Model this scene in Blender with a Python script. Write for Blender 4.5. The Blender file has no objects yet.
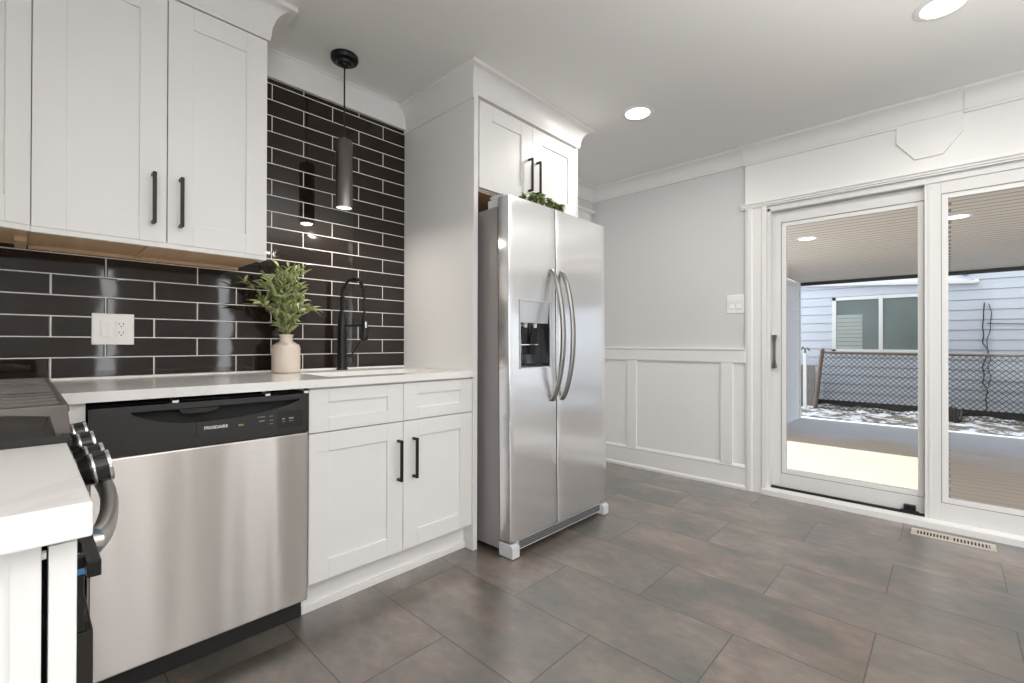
import bpy, bmesh, math, random
from mathutils import Vector, Matrix
R = math.radians
sc = bpy.context.scene
C = sc.collection

# ------------------------------------------------------------------ camera
F = 463.0
yaw, pitch, roll = R(46.6), R(0.235), R(0.15)
fw = Vector((math.sin(yaw) * math.cos(pitch), math.cos(yaw) * math.cos(pitch), math.sin(pitch)))
r0 = Vector((math.cos(yaw), -math.sin(yaw), 0)); u0 = r0.cross(fw)
rr = r0 * math.cos(roll) + u0 * math.sin(roll); uu = -r0 * math.sin(roll) + u0 * math.cos(roll)
cd = bpy.data.cameras.new('camera'); cam = bpy.data.objects.new('camera', cd); C.objects.link(cam)
cd.sensor_width = 36; cd.lens = 36 * F / 1024; cd.clip_start = 0.02; cd.clip_end = 200
m = Matrix((rr, uu, -fw)).transposed().to_4x4(); m.translation = Vector((0, 0, 1.043))
cam.matrix_world = m
sc.camera = cam

# ------------------------------------------------------------------ world, sun, exposure
w = bpy.data.worlds.new('sky'); sc.world = w; w.use_nodes = True
nt = w.node_tree; bg = nt.nodes['Background']
bg.inputs['Color'].default_value = (0.87, 0.925, 1.0, 1); bg.inputs['Strength'].default_value = 1.5
sd = bpy.data.lights.new('sun', 'SUN'); sun = bpy.data.objects.new('sun', sd); C.objects.link(sun)
sd.energy = 5.6; sd.angle = R(0.6); sd.color = (1.0, 0.97, 0.93)
sun.location = (6, 10, 12)
sun.rotation_euler = (R(-37), 0, 0)       # travels towards -Y, 53 degrees above the horizon

def area(name, loc, rot, sx, sy, power, col=(1, 1, 1), shape='RECTANGLE'):
    d = bpy.data.lights.new(name, 'AREA'); d.shape = shape; d.size = sx
    if shape == 'RECTANGLE': d.size_y = sy
    d.energy = power; d.color = col
    o = bpy.data.objects.new(name, d); C.objects.link(o); o.location = loc; o.rotation_euler = rot
    return o
# area lamps added at big unseen windows of the living end of the room
# (tilted upwards to brighten the ceiling)
area('added_window_fill', (-1.9, -4.30, 1.30), (R(115), 0, R(-12)), 2.5, 1.6, 42, (0.97, 0.985, 1.0))
area('added_window_fill', (-3.30, -1.7, 1.30), (R(115), 0, R(-90)), 2.4, 1.6, 20, (0.97, 0.985, 1.0))
area('sidelight_daylight', (.86, -4.37, 1.2), (R(95), 0, 0), .17, 1.9, 3, (1.0, 0.99, 0.98))
area('sidelight_daylight', (2.40, -4.37, 1.2), (R(95), 0, 0), .22, 1.9, 4, (1.0, 0.99, 0.98))
# unseen spot lamps added behind the camera, aimed up to brighten the ceiling
for ux, uy, up_ in ((1.2, -1.15, 92), (0.2, -1.5, 84)):
    d_ = bpy.data.lights.new('added_ceiling_fill', 'SPOT'); d_.energy = up_ * 2.2; d_.spot_size = R(128); d_.spot_blend = .9; d_.shadow_soft_size = .12; d_.color = (1, .985, .96)
    o_ = bpy.data.objects.new('added_ceiling_fill', d_); C.objects.link(o_); o_.location = (ux, uy, .75); o_.rotation_euler = (R(180), 0, 0)
sc.view_settings.view_transform = 'Standard'; sc.view_settings.look = 'None'
sc.view_settings.gamma = 1; sc.view_settings.use_curve_mapping = False
sc.view_settings.exposure = 0.52
sc.cycles.use_denoising = True
sc.cycles.max_bounces = 12; sc.cycles.diffuse_bounces = 7; sc.cycles.glossy_bounces = 5
sc.cycles.transparent_max_bounces = 12; sc.cycles.sample_clamp_indirect = 6.0
sc.cycles.caustics_reflective = False; sc.cycles.caustics_refractive = False

# ------------------------------------------------------------------ materials
def nn(nt, t, **k):
    n = nt.nodes.new(t)
    for a, b in k.items(): setattr(n, a, b)
    return n
def base_mat(name, col, rough=0.5, metal=0.0, spec=0.5):
    M = bpy.data.materials.new(name); M.use_nodes = True
    b = M.node_tree.nodes['Principled BSDF']
    b.inputs['Base Color'].default_value = (*col, 1); b.inputs['Roughness'].default_value = rough
    b.inputs['Metallic'].default_value = metal; b.inputs['Specular IOR Level'].default_value = spec
    return M, M.node_tree, b
def pmat(name, col, rough=0.5, metal=0.0, spec=0.5, var=0.03, scale=8.0, bump=0.0, bscale=200.0, coat=0.0):
    """plain painted / plastic material with slight procedural variation"""
    M, nt, b = base_mat(name, col, rough, metal, spec)
    tc = nn(nt, 'ShaderNodeTexCoord'); no = nn(nt, 'ShaderNodeTexNoise'); no.inputs['Scale'].default_value = scale
    nt.links.new(tc.outputs['Object'], no.inputs['Vector'])
    mx = nn(nt, 'ShaderNodeMix', data_type='RGBA')
    mx.inputs[6].default_value = (*[c * (1 - var) for c in col], 1); mx.inputs[7].default_value = (*[min(1, c * (1 + var)) for c in col], 1)
    nt.links.new(no.outputs['Fac'], mx.inputs[0]); nt.links.new(mx.outputs[2], b.inputs['Base Color'])
    if bump:
        n2 = nn(nt, 'ShaderNodeTexNoise'); n2.inputs['Scale'].default_value = bscale
        nt.links.new(tc.outputs['Object'], n2.inputs['Vector'])
        bp = nn(nt, 'ShaderNodeBump'); bp.inputs['Strength'].default_value = bump; bp.inputs['Distance'].default_value = 0.002
        nt.links.new(n2.outputs['Fac'], bp.inputs['Height']); nt.links.new(bp.outputs['Normal'], b.inputs['Normal'])
    if coat: b.inputs['Coat Weight'].default_value = coat
    return M
def steel(name, col=(0.60, 0.59, 0.58), rough=0.26, tang=(1, 0, 0), aniso=0.75, stretch=(2, 2, 300), amt=0.05, wave=0.0, wdir=(3, 3, 0.3)):
    M, nt, b = base_mat(name, col, rough, 1.0)
    b.inputs['Anisotropic'].default_value = aniso
    cx = nn(nt, 'ShaderNodeCombineXYZ')
    for i in range(3): cx.inputs[i].default_value = tang[i]
    nt.links.new(cx.outputs[0], b.inputs['Tangent'])
    tc = nn(nt, 'ShaderNodeTexCoord'); mp = nn(nt, 'ShaderNodeMapping'); mp.inputs['Scale'].default_value = stretch
    no = nn(nt, 'ShaderNodeTexNoise'); no.inputs['Scale'].default_value = 1.0; no.inputs['Detail'].default_value = 3
    nt.links.new(tc.outputs['Object'], mp.inputs[0]); nt.links.new(mp.outputs[0], no.inputs['Vector'])
    mr = nn(nt, 'ShaderNodeMapRange'); mr.inputs[3].default_value = rough - amt; mr.inputs[4].default_value = rough + amt
    nt.links.new(no.outputs['Fac'], mr.inputs[0]); nt.links.new(mr.outputs[0], b.inputs['Roughness'])
    if wave:
        mp2 = nn(nt, 'ShaderNodeMapping'); mp2.inputs['Scale'].default_value = wdir
        n2 = nn(nt, 'ShaderNodeTexNoise'); n2.inputs['Scale'].default_value = 1.0; n2.inputs['Detail'].default_value = 1
        nt.links.new(tc.outputs['Object'], mp2.inputs[0]); nt.links.new(mp2.outputs[0], n2.inputs['Vector'])
        bp = nn(nt, 'ShaderNodeBump'); bp.inputs['Strength'].default_value = wave; bp.inputs['Distance'].default_value = 0.01
        nt.links.new(n2.outputs['Fac'], bp.inputs['Height']); nt.links.new(bp.outputs['Normal'], b.inputs['Normal'])
    return M

WHITE = pmat('cabinet_paint', (0.80, 0.79, 0.775), 0.38, var=0.01)
TRIM = pmat('trim_paint', (0.82, 0.815, 0.805), 0.40, var=0.01)
VINYL = pmat('vinyl_frame', (0.76, 0.755, 0.745), 0.42, var=0.01)
WALL = pmat('wall_paint', (0.66, 0.66, 0.66), 0.75, var=0.015, scale=2, bump=0.05)
CEIL = pmat('ceiling_paint', (0.86, 0.86, 0.85), 0.85, var=0.01, scale=2)
BLACKM = pmat('black_metal', (0.02, 0.02, 0.021), 0.38, 0.6, var=0.1)
BLACKP = pmat('black_plastic', (0.009, 0.0085, 0.0085), 0.42, var=0.1)
PANELP = pmat('control_panel_plastic', (0.024, 0.022, 0.021), 0.30, var=0.06)
DARK = pmat('dark_void', (0.008, 0.008, 0.008), 0.7, var=0.1)
CHROME = pmat('chrome', (0.75, 0.75, 0.76), 0.12, 1.0, var=0.02)
PEWTER = pmat('pewter', (0.20, 0.19, 0.18), 0.35, 0.9, var=0.08)
GREYP = pmat('grey_plastic', (0.62, 0.62, 0.64), 0.45, var=0.02)
FRSIDE = pmat('fridge_side_paint', (0.27, 0.245, 0.245), 0.42, var=0.03, bump=0.1, bscale=400)
WHITEP = pmat('white_plastic', (0.86, 0.85, 0.83), 0.3, var=0.01)
DWSTEEL = steel('dishwasher_steel', (0.57, 0.54, 0.515), 0.27, (0, 0, 1), 1.0, (1.0, 2, 80), 0.008, 0.5, (7.0, 1, 0.35))
FRSTEEL = steel('fridge_steel', (0.90, 0.90, 0.91), 0.21, (1, 0, 0), 1.0, (3, 2, 1.0), 0.005, 0.15, (0.3, 1, 3.5))
HSTEEL = steel('handle_steel', (0.30, 0.29, 0.28), 0.30, (0, 0, 1), 0.4, (200, 200, 3), 0.04)
RSTEEL = steel('range_steel', (0.60, 0.58, 0.56), 0.30, (0, 1, 0), 0.5, (15, 1, 15), 0.01)
PENDM = steel('pendant_metal', (0.24, 0.225, 0.215), 0.30, (1, 0, 0), 0.7, (2, 2, 500), 0.05)

def quartz():
    M, nt, b = base_mat('quartz', (0.86, 0.85, 0.83), 0.13)
    tc = nn(nt, 'ShaderNodeTexCoord'); n1 = nn(nt, 'ShaderNodeTexNoise'); n1.inputs['Scale'].default_value = 3; n1.inputs['Detail'].default_value = 6; n1.inputs['Distortion'].default_value = 1.5
    nt.links.new(tc.outputs['Object'], n1.inputs['Vector'])
    cr = nn(nt, 'ShaderNodeValToRGB')
    e = cr.color_ramp.elements; e[0].position = 0.0; e[0].color = (0.86, 0.85, 0.83, 1); e[1].position = 1; e[1].color = (0.86, 0.85, 0.83, 1)
    for p, c in ((0.47, (0.86, 0.85, 0.83)), (0.5, (0.80, 0.79, 0.775)), (0.53, (0.86, 0.85, 0.83))):
        k = cr.color_ramp.elements.new(p); k.color = (*c, 1)
    nt.links.new(n1.outputs['Fac'], cr.inputs[0]); nt.links.new(cr.outputs[0], b.inputs['Base Color'])
    return M
QUARTZ = quartz()

def brick_nodes(nt, vec, bw, rh, mortar, c1, c2, cm, bias=0.0):
    bk = nn(nt, 'ShaderNodeTexBrick'); bk.offset = 0.5; bk.offset_frequency = 2; bk.squash = 1; bk.squash_frequency = 1
    bk.inputs['Scale'].default_value = 1; bk.inputs['Brick Width'].default_value = bw; bk.inputs['Row Height'].default_value = rh
    bk.inputs['Mortar Size'].default_value = mortar; bk.inputs['Mortar Smooth'].default_value = 0.1; bk.inputs['Bias'].default_value = bias
    bk.inputs['Color1'].default_value = (*c1, 1); bk.inputs['Color2'].default_value = (*c2, 1); bk.inputs['Mortar'].default_value = (*cm, 1)
    nt.links.new(vec, bk.inputs['Vector'])
    return bk
def pos_vec(nt, ax, ay, ox, oy):
    g = nn(nt, 'ShaderNodeNewGeometry'); s = nn(nt, 'ShaderNodeSeparateXYZ'); nt.links.new(g.outputs['Position'], s.inputs[0])
    c = nn(nt, 'ShaderNodeCombineXYZ')
    for i, (a, o) in enumerate(((ax, ox), (ay, oy))):
        ad = nn(nt, 'ShaderNodeMath', operation='ADD'); ad.inputs[1].default_value = o
        nt.links.new(s.outputs[a], ad.inputs[0]); nt.links.new(ad.outputs[0], c.inputs[i])
    return c.outputs[0]
def wall_tile():
    M, nt, b = base_mat('black_gloss_tile', (0.01, 0.009, 0.008), 0.06)
    v = pos_vec(nt, 0, 2, -0.07 + 0.1495 + 3 * 0.299, -0.910 + 0.0763 * 2)
    bk = brick_nodes(nt, v, 0.299, 0.0763, 0.0021, (0.015, 0.0095, 0.0075), (0.021, 0.0135, 0.0105), (0.72, 0.70, 0.67))
    nt.links.new(bk.outputs['Color'], b.inputs['Base Color'])
    mr = nn(nt, 'ShaderNodeMapRange'); mr.inputs[3].default_value = 0.045; mr.inputs[4].default_value = 0.7
    nt.links.new(bk.outputs['Fac'], mr.inputs[0]); nt.links.new(mr.outputs[0], b.inputs['Roughness'])
    # pillowed edges + slight waviness + each tile sitting at its own tiny angle
    bk2 = brick_nodes(nt, v, 0.299, 0.0763, 0.006, (0, 0, 0), (1, 1, 1), (0.5, 0.5, 0.5)); bk2.inputs['Mortar Smooth'].default_value = 1.0
    bp = nn(nt, 'ShaderNodeBump', invert=True); bp.inputs['Strength'].default_value = 0.25; bp.inputs['Distance'].default_value = 0.0008
    nt.links.new(bk2.outputs['Fac'], bp.inputs['Height'])
    no = nn(nt, 'ShaderNodeTexNoise'); no.inputs['Scale'].default_value = 9; no.inputs['Detail'].default_value = 1
    nt.links.new(v, no.inputs['Vector'])
    bp2 = nn(nt, 'ShaderNodeBump'); bp2.inputs['Strength'].default_value = 0.05; bp2.inputs['Distance'].default_value = 0.01
    nt.links.new(no.outputs['Fac'], bp2.inputs['Height']); nt.links.new(bp.outputs['Normal'], bp2.inputs['Normal'])
    nt.links.new(bp2.outputs['Normal'], b.inputs['Normal'])
    return M
TILE = wall_tile()
def floor_tile():
    M, nt, b = base_mat('brown_slate_tile', (0.12, 0.1, 0.09), 0.35, spec=0.9)
    v = pos_vec(nt, 1, 0, -0.195 + 7.42, 0.0487 + 0.3617 * 20)
    bk = brick_nodes(nt, v, 0.742, 0.3617, 0.0024, (0.0, 0.0, 0.0), (1, 1, 1), (0.5, 0.5, 0.5))
    g = nn(nt, 'ShaderNodeNewGeometry')
    # per tile offset so clouding breaks at the joints
    ml = nn(nt, 'ShaderNodeVectorMath', operation='MULTIPLY'); ml.inputs[1].default_value = (7.3, 3.1, 5.7)
    nt.links.new(bk.outputs['Color'], ml.inputs[0])
    ad = nn(nt, 'ShaderNodeVectorMath', operation='ADD'); nt.links.new(g.outputs['Position'], ad.inputs[0]); nt.links.new(ml.outputs[0], ad.inputs[1])
    n1 = nn(nt, 'ShaderNodeTexNoise'); n1.inputs['Scale'].default_value = 2.6; n1.inputs['Detail'].default_value = 9; n1.inputs['Roughness'].default_value = 0.6
    mp = nn(nt, 'ShaderNodeMapping'); mp.inputs['Scale'].default_value = (1.7, 1.1, 1)
    nt.links.new(ad.outputs[0], mp.inputs[0]); nt.links.new(mp.outputs[0], n1.inputs['Vector'])
    cr = nn(nt, 'ShaderNodeValToRGB'); e = cr.color_ramp.elements
    e[0].position = 0.36; e[0].color = (0.070, 0.068, 0.055, 1); e[1].position = 0.66; e[1].color = (0.23, 0.182, 0.15, 1)
    k = e.new(0.5); k.color = (0.140, 0.107, 0.086, 1)
    nt.links.new(n1.outputs['Fac'], cr.inputs[0])
    n2 = nn(nt, 'ShaderNodeTexNoise'); n2.inputs['Scale'].default_value = 1.3; n2.inputs['Detail'].default_value = 3
    nt.links.new(ad.outputs[0], n2.inputs['Vector'])
    gr = nn(nt, 'ShaderNodeMix', data_type='RGBA', blend_type='MIX'); gr.inputs[7].default_value = (0.128, 0.124, 0.112, 1)
    mr2 = nn(nt, 'ShaderNodeMapRange'); mr2.inputs[1].default_value = 0.45; mr2.inputs[2].default_value = 0.62; mr2.inputs[4].default_value = 0.5
    nt.links.new(n2.outputs['Fac'], mr2.inputs[0]); nt.links.new(mr2.outputs[0], gr.inputs[0]); nt.links.new(cr.outputs[0], gr.inputs[6])
    # fine brushed streaks across the tile
    n3 = nn(nt, 'ShaderNodeTexNoise'); n3.inputs['Scale'].default_value = 1.0; n3.inputs['Detail'].default_value = 8; n3.inputs['Roughness'].default_value = .68
    mp3 = nn(nt, 'ShaderNodeMapping'); mp3.inputs['Scale'].default_value = (26, 14, 1); nt.links.new(ad.outputs[0], mp3.inputs[0]); nt.links.new(mp3.outputs[0], n3.inputs['Vector'])
    mu = nn(nt, 'ShaderNodeMix', data_type='RGBA', blend_type='MULTIPLY'); mu.inputs[0].default_value = 1
    mr3 = nn(nt, 'ShaderNodeMapRange'); mr3.inputs[1].default_value = .25; mr3.inputs[2].default_value = .75; mr3.inputs[3].default_value = 0.74; mr3.inputs[4].default_value = 1.26
    nt.links.new(n3.outputs['Fac'], mr3.inputs[0]); nt.links.new(gr.outputs[2], mu.inputs[6]); nt.links.new(mr3.outputs[0], mu.inputs[7])
    mt = nn(nt, 'ShaderNodeMix', data_type='RGBA'); mt.inputs[7].default_value = (0.035, 0.030, 0.027, 1)
    nt.links.new(bk.outputs['Fac'], mt.inputs[0]); nt.links.new(mu.outputs[2], mt.inputs[6]); nt.links.new(mt.outputs[2], b.inputs['Base Color'])
    mr = nn(nt, 'ShaderNodeMapRange'); mr.inputs[3].default_value = 0.30; mr.inputs[4].default_value = 0.46
    nt.links.new(n1.outputs['Fac'], mr.inputs[0]); nt.links.new(mr.outputs[0], b.inputs['Roughness'])
    bp = nn(nt, 'ShaderNodeBump', invert=True); bp.inputs['Strength'].default_value = 0.5; bp.inputs['Distance'].default_value = 0.002
    nt.links.new(bk.outputs['Fac'], bp.inputs['Height'])
    bp2 = nn(nt, 'ShaderNodeBump'); bp2.inputs['Strength'].default_value = 0.05; bp2.inputs['Distance'].default_value = 0.004
    nt.links.new(n1.outputs['Fac'], bp2.inputs['Height']); nt.links.new(bp.outputs['Normal'], bp2.inputs['Normal'])
    nt.links.new(bp2.outputs['Normal'], b.inputs['Normal'])
    return M
FLOOR = floor_tile()
FLOOR.node_tree.nodes['Principled BSDF'].inputs['Coat Weight'].default_value = 1.0
FLOOR.node_tree.nodes['Principled BSDF'].inputs['Coat Roughness'].default_value = 0.26
FLOOR.node_tree.nodes['Principled BSDF'].inputs['Coat IOR'].default_value = 1.65
def plank_mat(name, c1, c2, axis, width, rough=0.6, gap=(0.05, 0.04, 0.03), far_tint=None, gapw=0.003, grain=14):
    """boards running along Y (axis = index across the boards)"""
    M, nt, b = base_mat(name, c1, rough)
    v = pos_vec(nt, 1, axis, 30.0, 30.0)
    bk = brick_nodes(nt, v, 60.0, width, gapw, (0, 0, 0), (1, 1, 1), (0.5, 0.5, 0.5))
    g = nn(nt, 'ShaderNodeNewGeometry'); mp = nn(nt, 'ShaderNodeMapping')
    sc_ = [grain, grain, grain]; sc_[1] = 0.8; mp.inputs['Scale'].default_value = sc_
    no = nn(nt, 'ShaderNodeTexNoise'); no.inputs['Scale'].default_value = 1; no.inputs['Detail'].default_value = 5
    nt.links.new(g.outputs['Position'], mp.inputs[0]); nt.links.new(mp.outputs[0], no.inputs['Vector'])
    mx = nn(nt, 'ShaderNodeMix', data_type='RGBA'); mx.inputs[6].default_value = (*c1, 1); mx.inputs[7].default_value = (*c2, 1)
    nt.links.new(no.outputs['Fac'], mx.inputs[0]); last = mx.outputs[2]
    if far_tint:  # blends to a second colour away from the house, edge broken by noise
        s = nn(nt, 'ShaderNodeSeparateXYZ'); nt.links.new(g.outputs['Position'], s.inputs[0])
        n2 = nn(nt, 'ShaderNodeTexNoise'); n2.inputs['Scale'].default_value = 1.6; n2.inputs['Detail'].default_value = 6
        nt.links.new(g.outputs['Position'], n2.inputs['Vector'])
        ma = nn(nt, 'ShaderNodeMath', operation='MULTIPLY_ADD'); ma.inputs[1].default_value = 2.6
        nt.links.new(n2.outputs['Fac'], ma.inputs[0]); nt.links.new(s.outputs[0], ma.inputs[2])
        mr = nn(nt, 'ShaderNodeMapRange'); mr.inputs[1].default_value = far_tint[0]; mr.inputs[2].default_value = far_tint[1]; mr.inputs[4].default_value = 0.85
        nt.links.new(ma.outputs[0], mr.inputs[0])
        m2 = nn(nt, 'ShaderNodeMix', data_type='RGBA'); m2.inputs[7].default_value = (*far_tint[2], 1)
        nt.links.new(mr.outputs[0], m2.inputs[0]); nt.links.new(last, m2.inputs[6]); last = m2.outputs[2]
    mt = nn(nt, 'ShaderNodeMix', data_type='RGBA'); mt.inputs[7].default_value = (*gap, 1)
    nt.links.new(bk.outputs['Fac'], mt.inputs[0]); nt.links.new(last, mt.inputs[6]); nt.links.new(mt.outputs[2], b.inputs['Base Color'])
    bp = nn(nt, 'ShaderNodeBump', invert=True); bp.inputs['Strength'].default_value = 0.6; bp.inputs['Distance'].default_value = 0.004
    nt.links.new(bk.outputs['Fac'], bp.inputs['Height']); nt.links.new(bp.outputs['Normal'], b.inputs['Normal'])
    return M
DECK = plank_mat('deck_wood_far_grey', (0.52, 0.43, 0.34), (0.64, 0.54, 0.45), 0, 0.14, 0.6, (0.14, 0.11, 0.09), far_tint=(8.0, 8.9, (0.60, 0.63, 0.70)))
SOFFIT = plank_mat('soffit_panel', (0.66, 0.61, 0.54), (0.72, 0.67, 0.60), 0, 0.115, 0.5, (0.22, 0.19, 0.15), gapw=0.010, grain=3)
RAWWOOD = plank_mat('raw_plywood', (0.55, 0.36, 0.20), (0.72, 0.52, 0.33), 1, 0.9, 0.6, (0.5, 0.3, 0.2), grain=30)
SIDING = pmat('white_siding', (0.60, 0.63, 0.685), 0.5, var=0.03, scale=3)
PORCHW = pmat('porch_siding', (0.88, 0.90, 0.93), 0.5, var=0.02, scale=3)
CONCRETE = pmat('foundation', (0.06, 0.06, 0.055), 0.9, var=0.3, scale=20)
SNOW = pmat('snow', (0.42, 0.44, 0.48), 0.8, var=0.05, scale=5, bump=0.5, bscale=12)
def patchy():
    M, nt, b = base_mat('patchy_snow', (.4, .4, .4), 0.8)
    g = nn(nt, 'ShaderNodeNewGeometry'); n = nn(nt, 'ShaderNodeTexNoise'); n.inputs['Scale'].default_value = 5; n.inputs['Detail'].default_value = 7; n.inputs['Roughness'].default_value = .7
    nt.links.new(g.outputs['Position'], n.inputs['Vector']); cr = nn(nt, 'ShaderNodeValToRGB'); e = cr.color_ramp.elements
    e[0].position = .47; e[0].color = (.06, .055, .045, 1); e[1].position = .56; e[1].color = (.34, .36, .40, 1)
    nt.links.new(n.outputs['Fac'], cr.inputs[0]); nt.links.new(cr.outputs[0], b.inputs['Base Color']); return M
PSNOW = patchy()
GALV = pmat('rusty_galvanised', (0.17, 0.13, 0.10), 0.6, 0.4, var=0.4, scale=15)
WIRE = pmat('fence_wire', (0.07, 0.06, 0.055), 0.55, 0.4, var=0.3, scale=15)
GREYWOOD = pmat('weathered_wood', (0.26, 0.24, 0.22), 0.8, var=0.25, scale=14)
BARK = pmat('dark_stems', (0.05, 0.04, 0.035), 0.8, var=0.4, scale=30)
HOUSEGLASS = pmat('house_window_glass', (0.16, 0.20, 0.19), 0.08, var=0.15, scale=3, coat=0.5)
BLIND = pmat('house_blind', (0.42, 0.45, 0.42), 0.5, var=0.08, scale=4)
CERAMIC = pmat('cream_ceramic', (0.72, 0.62, 0.54), 0.35, var=0.04, scale=6)
BLUEF = pmat('blue_film', (0.06, 0.24, 0.50), 0.35, var=0.15, scale=60)
WHITEINK = pmat('white_print', (0.8, 0.8, 0.8), 0.5)
GREYINK = pmat('grey_print', (0.35, 0.35, 0.35), 0.5)
GREENINK = pmat('green_print', (0.45, 0.55, 0.15), 0.5)
GRATE = pmat('cast_iron', (0.115, 0.10, 0.09), 0.33, 0.3, var=0.15, scale=40)
ENAMEL = pmat('black_enamel', (0.02, 0.018, 0.017), 0.15, var=0.1)
BEIGE = pmat('register_metal', (0.62, 0.56, 0.50), 0.4, 0.1, var=0.04)
DISPD = pmat('dispenser_dark', (0.035, 0.037, 0.042), 0.14, var=0.1, coat=0.6)
def leaf_mat(name, c1, c2):
    M, nt, b = base_mat(name, c1, 0.5)
    g = nn(nt, 'ShaderNodeNewGeometry'); mx = nn(nt, 'ShaderNodeMix', data_type='RGBA')
    mx.inputs[6].default_value = (*c1, 1); mx.inputs[7].default_value = (*c2, 1)
    nt.links.new(g.outputs['Random Per Island'], mx.inputs[0]); nt.links.new(mx.outputs[2], b.inputs['Base Color'])
    b.inputs['Subsurface Weight'].default_value = 0.0
    return M
LEAF = leaf_mat('sage_leaf', (0.19, 0.255, 0.08), (0.52, 0.54, 0.27))
LEAF2 = leaf_mat('sprig_leaf', (0.13, 0.22, 0.04), (0.38, 0.46, 0.14))
STEM = pmat('plant_stem', (0.15, 0.17, 0.06), 0.6)
def emit(name, col, s):
    M = bpy.data.materials.new(name); M.use_nodes = True; nt = M.node_tree; nt.nodes.clear()
    e = nn(nt, 'ShaderNodeEmission'); e.inputs[0].default_value = (*col, 1); e.inputs[1].default_value = s
    o = nn(nt, 'ShaderNodeOutputMaterial'); nt.links.new(e.outputs[0], o.inputs[0]); return M
LENS = emit('led_lens', (1.0, 0.97, 0.92), 7.0)
LENSP = emit('pendant_lens', (1.0, 0.94, 0.86), 1.6)
LENSO = emit('soffit_led', (1.0, 0.90, 0.75), 6.0)
def glass():
    M = bpy.data.materials.new('door_glass'); M.use_nodes = True; nt = M.node_tree; nt.nodes.clear()
    t = nn(nt, 'ShaderNodeBsdfTransparent'); t.inputs[0].default_value = (0.95, 0.96, 0.955, 1)
    g = nn(nt, 'ShaderNodeBsdfGlossy'); g.inputs['Roughness'].default_value = 0.0
    f = nn(nt, 'ShaderNodeFresnel'); f.inputs[0].default_value = 1.25
    mx = nn(nt, 'ShaderNodeMixShader'); o = nn(nt, 'ShaderNodeOutputMaterial')
    nt.links.new(f.outputs[0], mx.inputs[0]); nt.links.new(t.outputs[0], mx.inputs[1]); nt.links.new(g.outputs[0], mx.inputs[2]); nt.links.new(mx.outputs[0], o.inputs[0])
    return M
GLASS = glass()

# ------------------------------------------------------------------ geometry helpers
def nb(): return bmesh.new()
def bx(bm, x0, x1, y0, y1, z0, z1):
    v = [bm.verts.new(p) for p in ((x0, y0, z0), (x1, y0, z0), (x1, y1, z0), (x0, y1, z0), (x0, y0, z1), (x1, y0, z1), (x1, y1, z1), (x0, y1, z1))]
    for f in ((0, 3, 2, 1), (4, 5, 6, 7), (0, 1, 5, 4), (1, 2, 6, 5), (2, 3, 7, 6), (3, 0, 4, 7)): bm.faces.new([v[i] for i in f])
    return v
def prism(bm, prof, a0, a1, fn):
    """extrude closed 2D profile between a0 and a1; fn(p, q, a) -> xyz"""
    A = [bm.verts.new(fn(p, q, a0)) for p, q in prof]; B = [bm.verts.new(fn(p, q, a1)) for p, q in prof]
    n = len(prof)
    for i in range(n): bm.faces.new((A[i], A[(i + 1) % n], B[(i + 1) % n], B[i]))
    bm.faces.new(A[::-1]); bm.faces.new(B)
def tube(bm, pts, rad, seg=12, cap=True, sq=None):
    pts = [Vector(p) for p in pts]; n = len(pts); rings = []
    rads = rad if isinstance(rad, (list, tuple)) else [rad] * n
    up = None
    for i, p in enumerate(pts):
        t = (pts[min(i + 1, n - 1)] - pts[max(i - 1, 0)]).normalized()
        if up is None:
            up = Vector((0, 0, 1)) if abs(t.z) < 0.9 else Vector((0, 1, 0))
        a = t.cross(up).normalized(); b_ = a.cross(t).normalized(); up = b_
        ring = []
        for k in range(seg):
            th = 2 * math.pi * k / seg
            s1, s2 = (1, 1) if sq is None else sq
            ring.append(bm.verts.new(p + (a * math.cos(th) * s1 + b_ * math.sin(th) * s2) * rads[i]))
        rings.append(ring)
    for i in range(n - 1):
        for k in range(seg): bm.faces.new((rings[i][k], rings[i][(k + 1) % seg], rings[i + 1][(k + 1) % seg], rings[i + 1][k]))
    if cap: bm.faces.new(rings[0][::-1]); bm.faces.new(rings[-1])
def lathe(bm, prof, c, seg=32, axis='z', cap=True):
    """prof: list of (radius, height)"""
    rings = []
    for r_, h in prof:
        ring = []
        for k in range(seg):
            th = 2 * math.pi * k / seg; a, b_ = r_ * math.cos(th), r_ * math.sin(th)
            p = {'z': (a, b_, h), 'x': (h, a, b_), 'y': (a, h, b_)}[axis]
            ring.append(bm.verts.new((c[0] + p[0], c[1] + p[1], c[2] + p[2])))
        rings.append(ring)
    for i in range(len(rings) - 1):
        for k in range(seg): bm.faces.new((rings[i][k], rings[i][(k + 1) % seg], rings[i + 1][(k + 1) % seg], rings[i + 1][k]))
    if cap: bm.faces.new(rings[0][::-1]); bm.faces.new(rings[-1])
def base_of(o):
    p = Vector((0, 0, 0))
    while o: p += Vector(o.get('_b', (0, 0, 0))); o = None
    return p
BASE = {}
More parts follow.
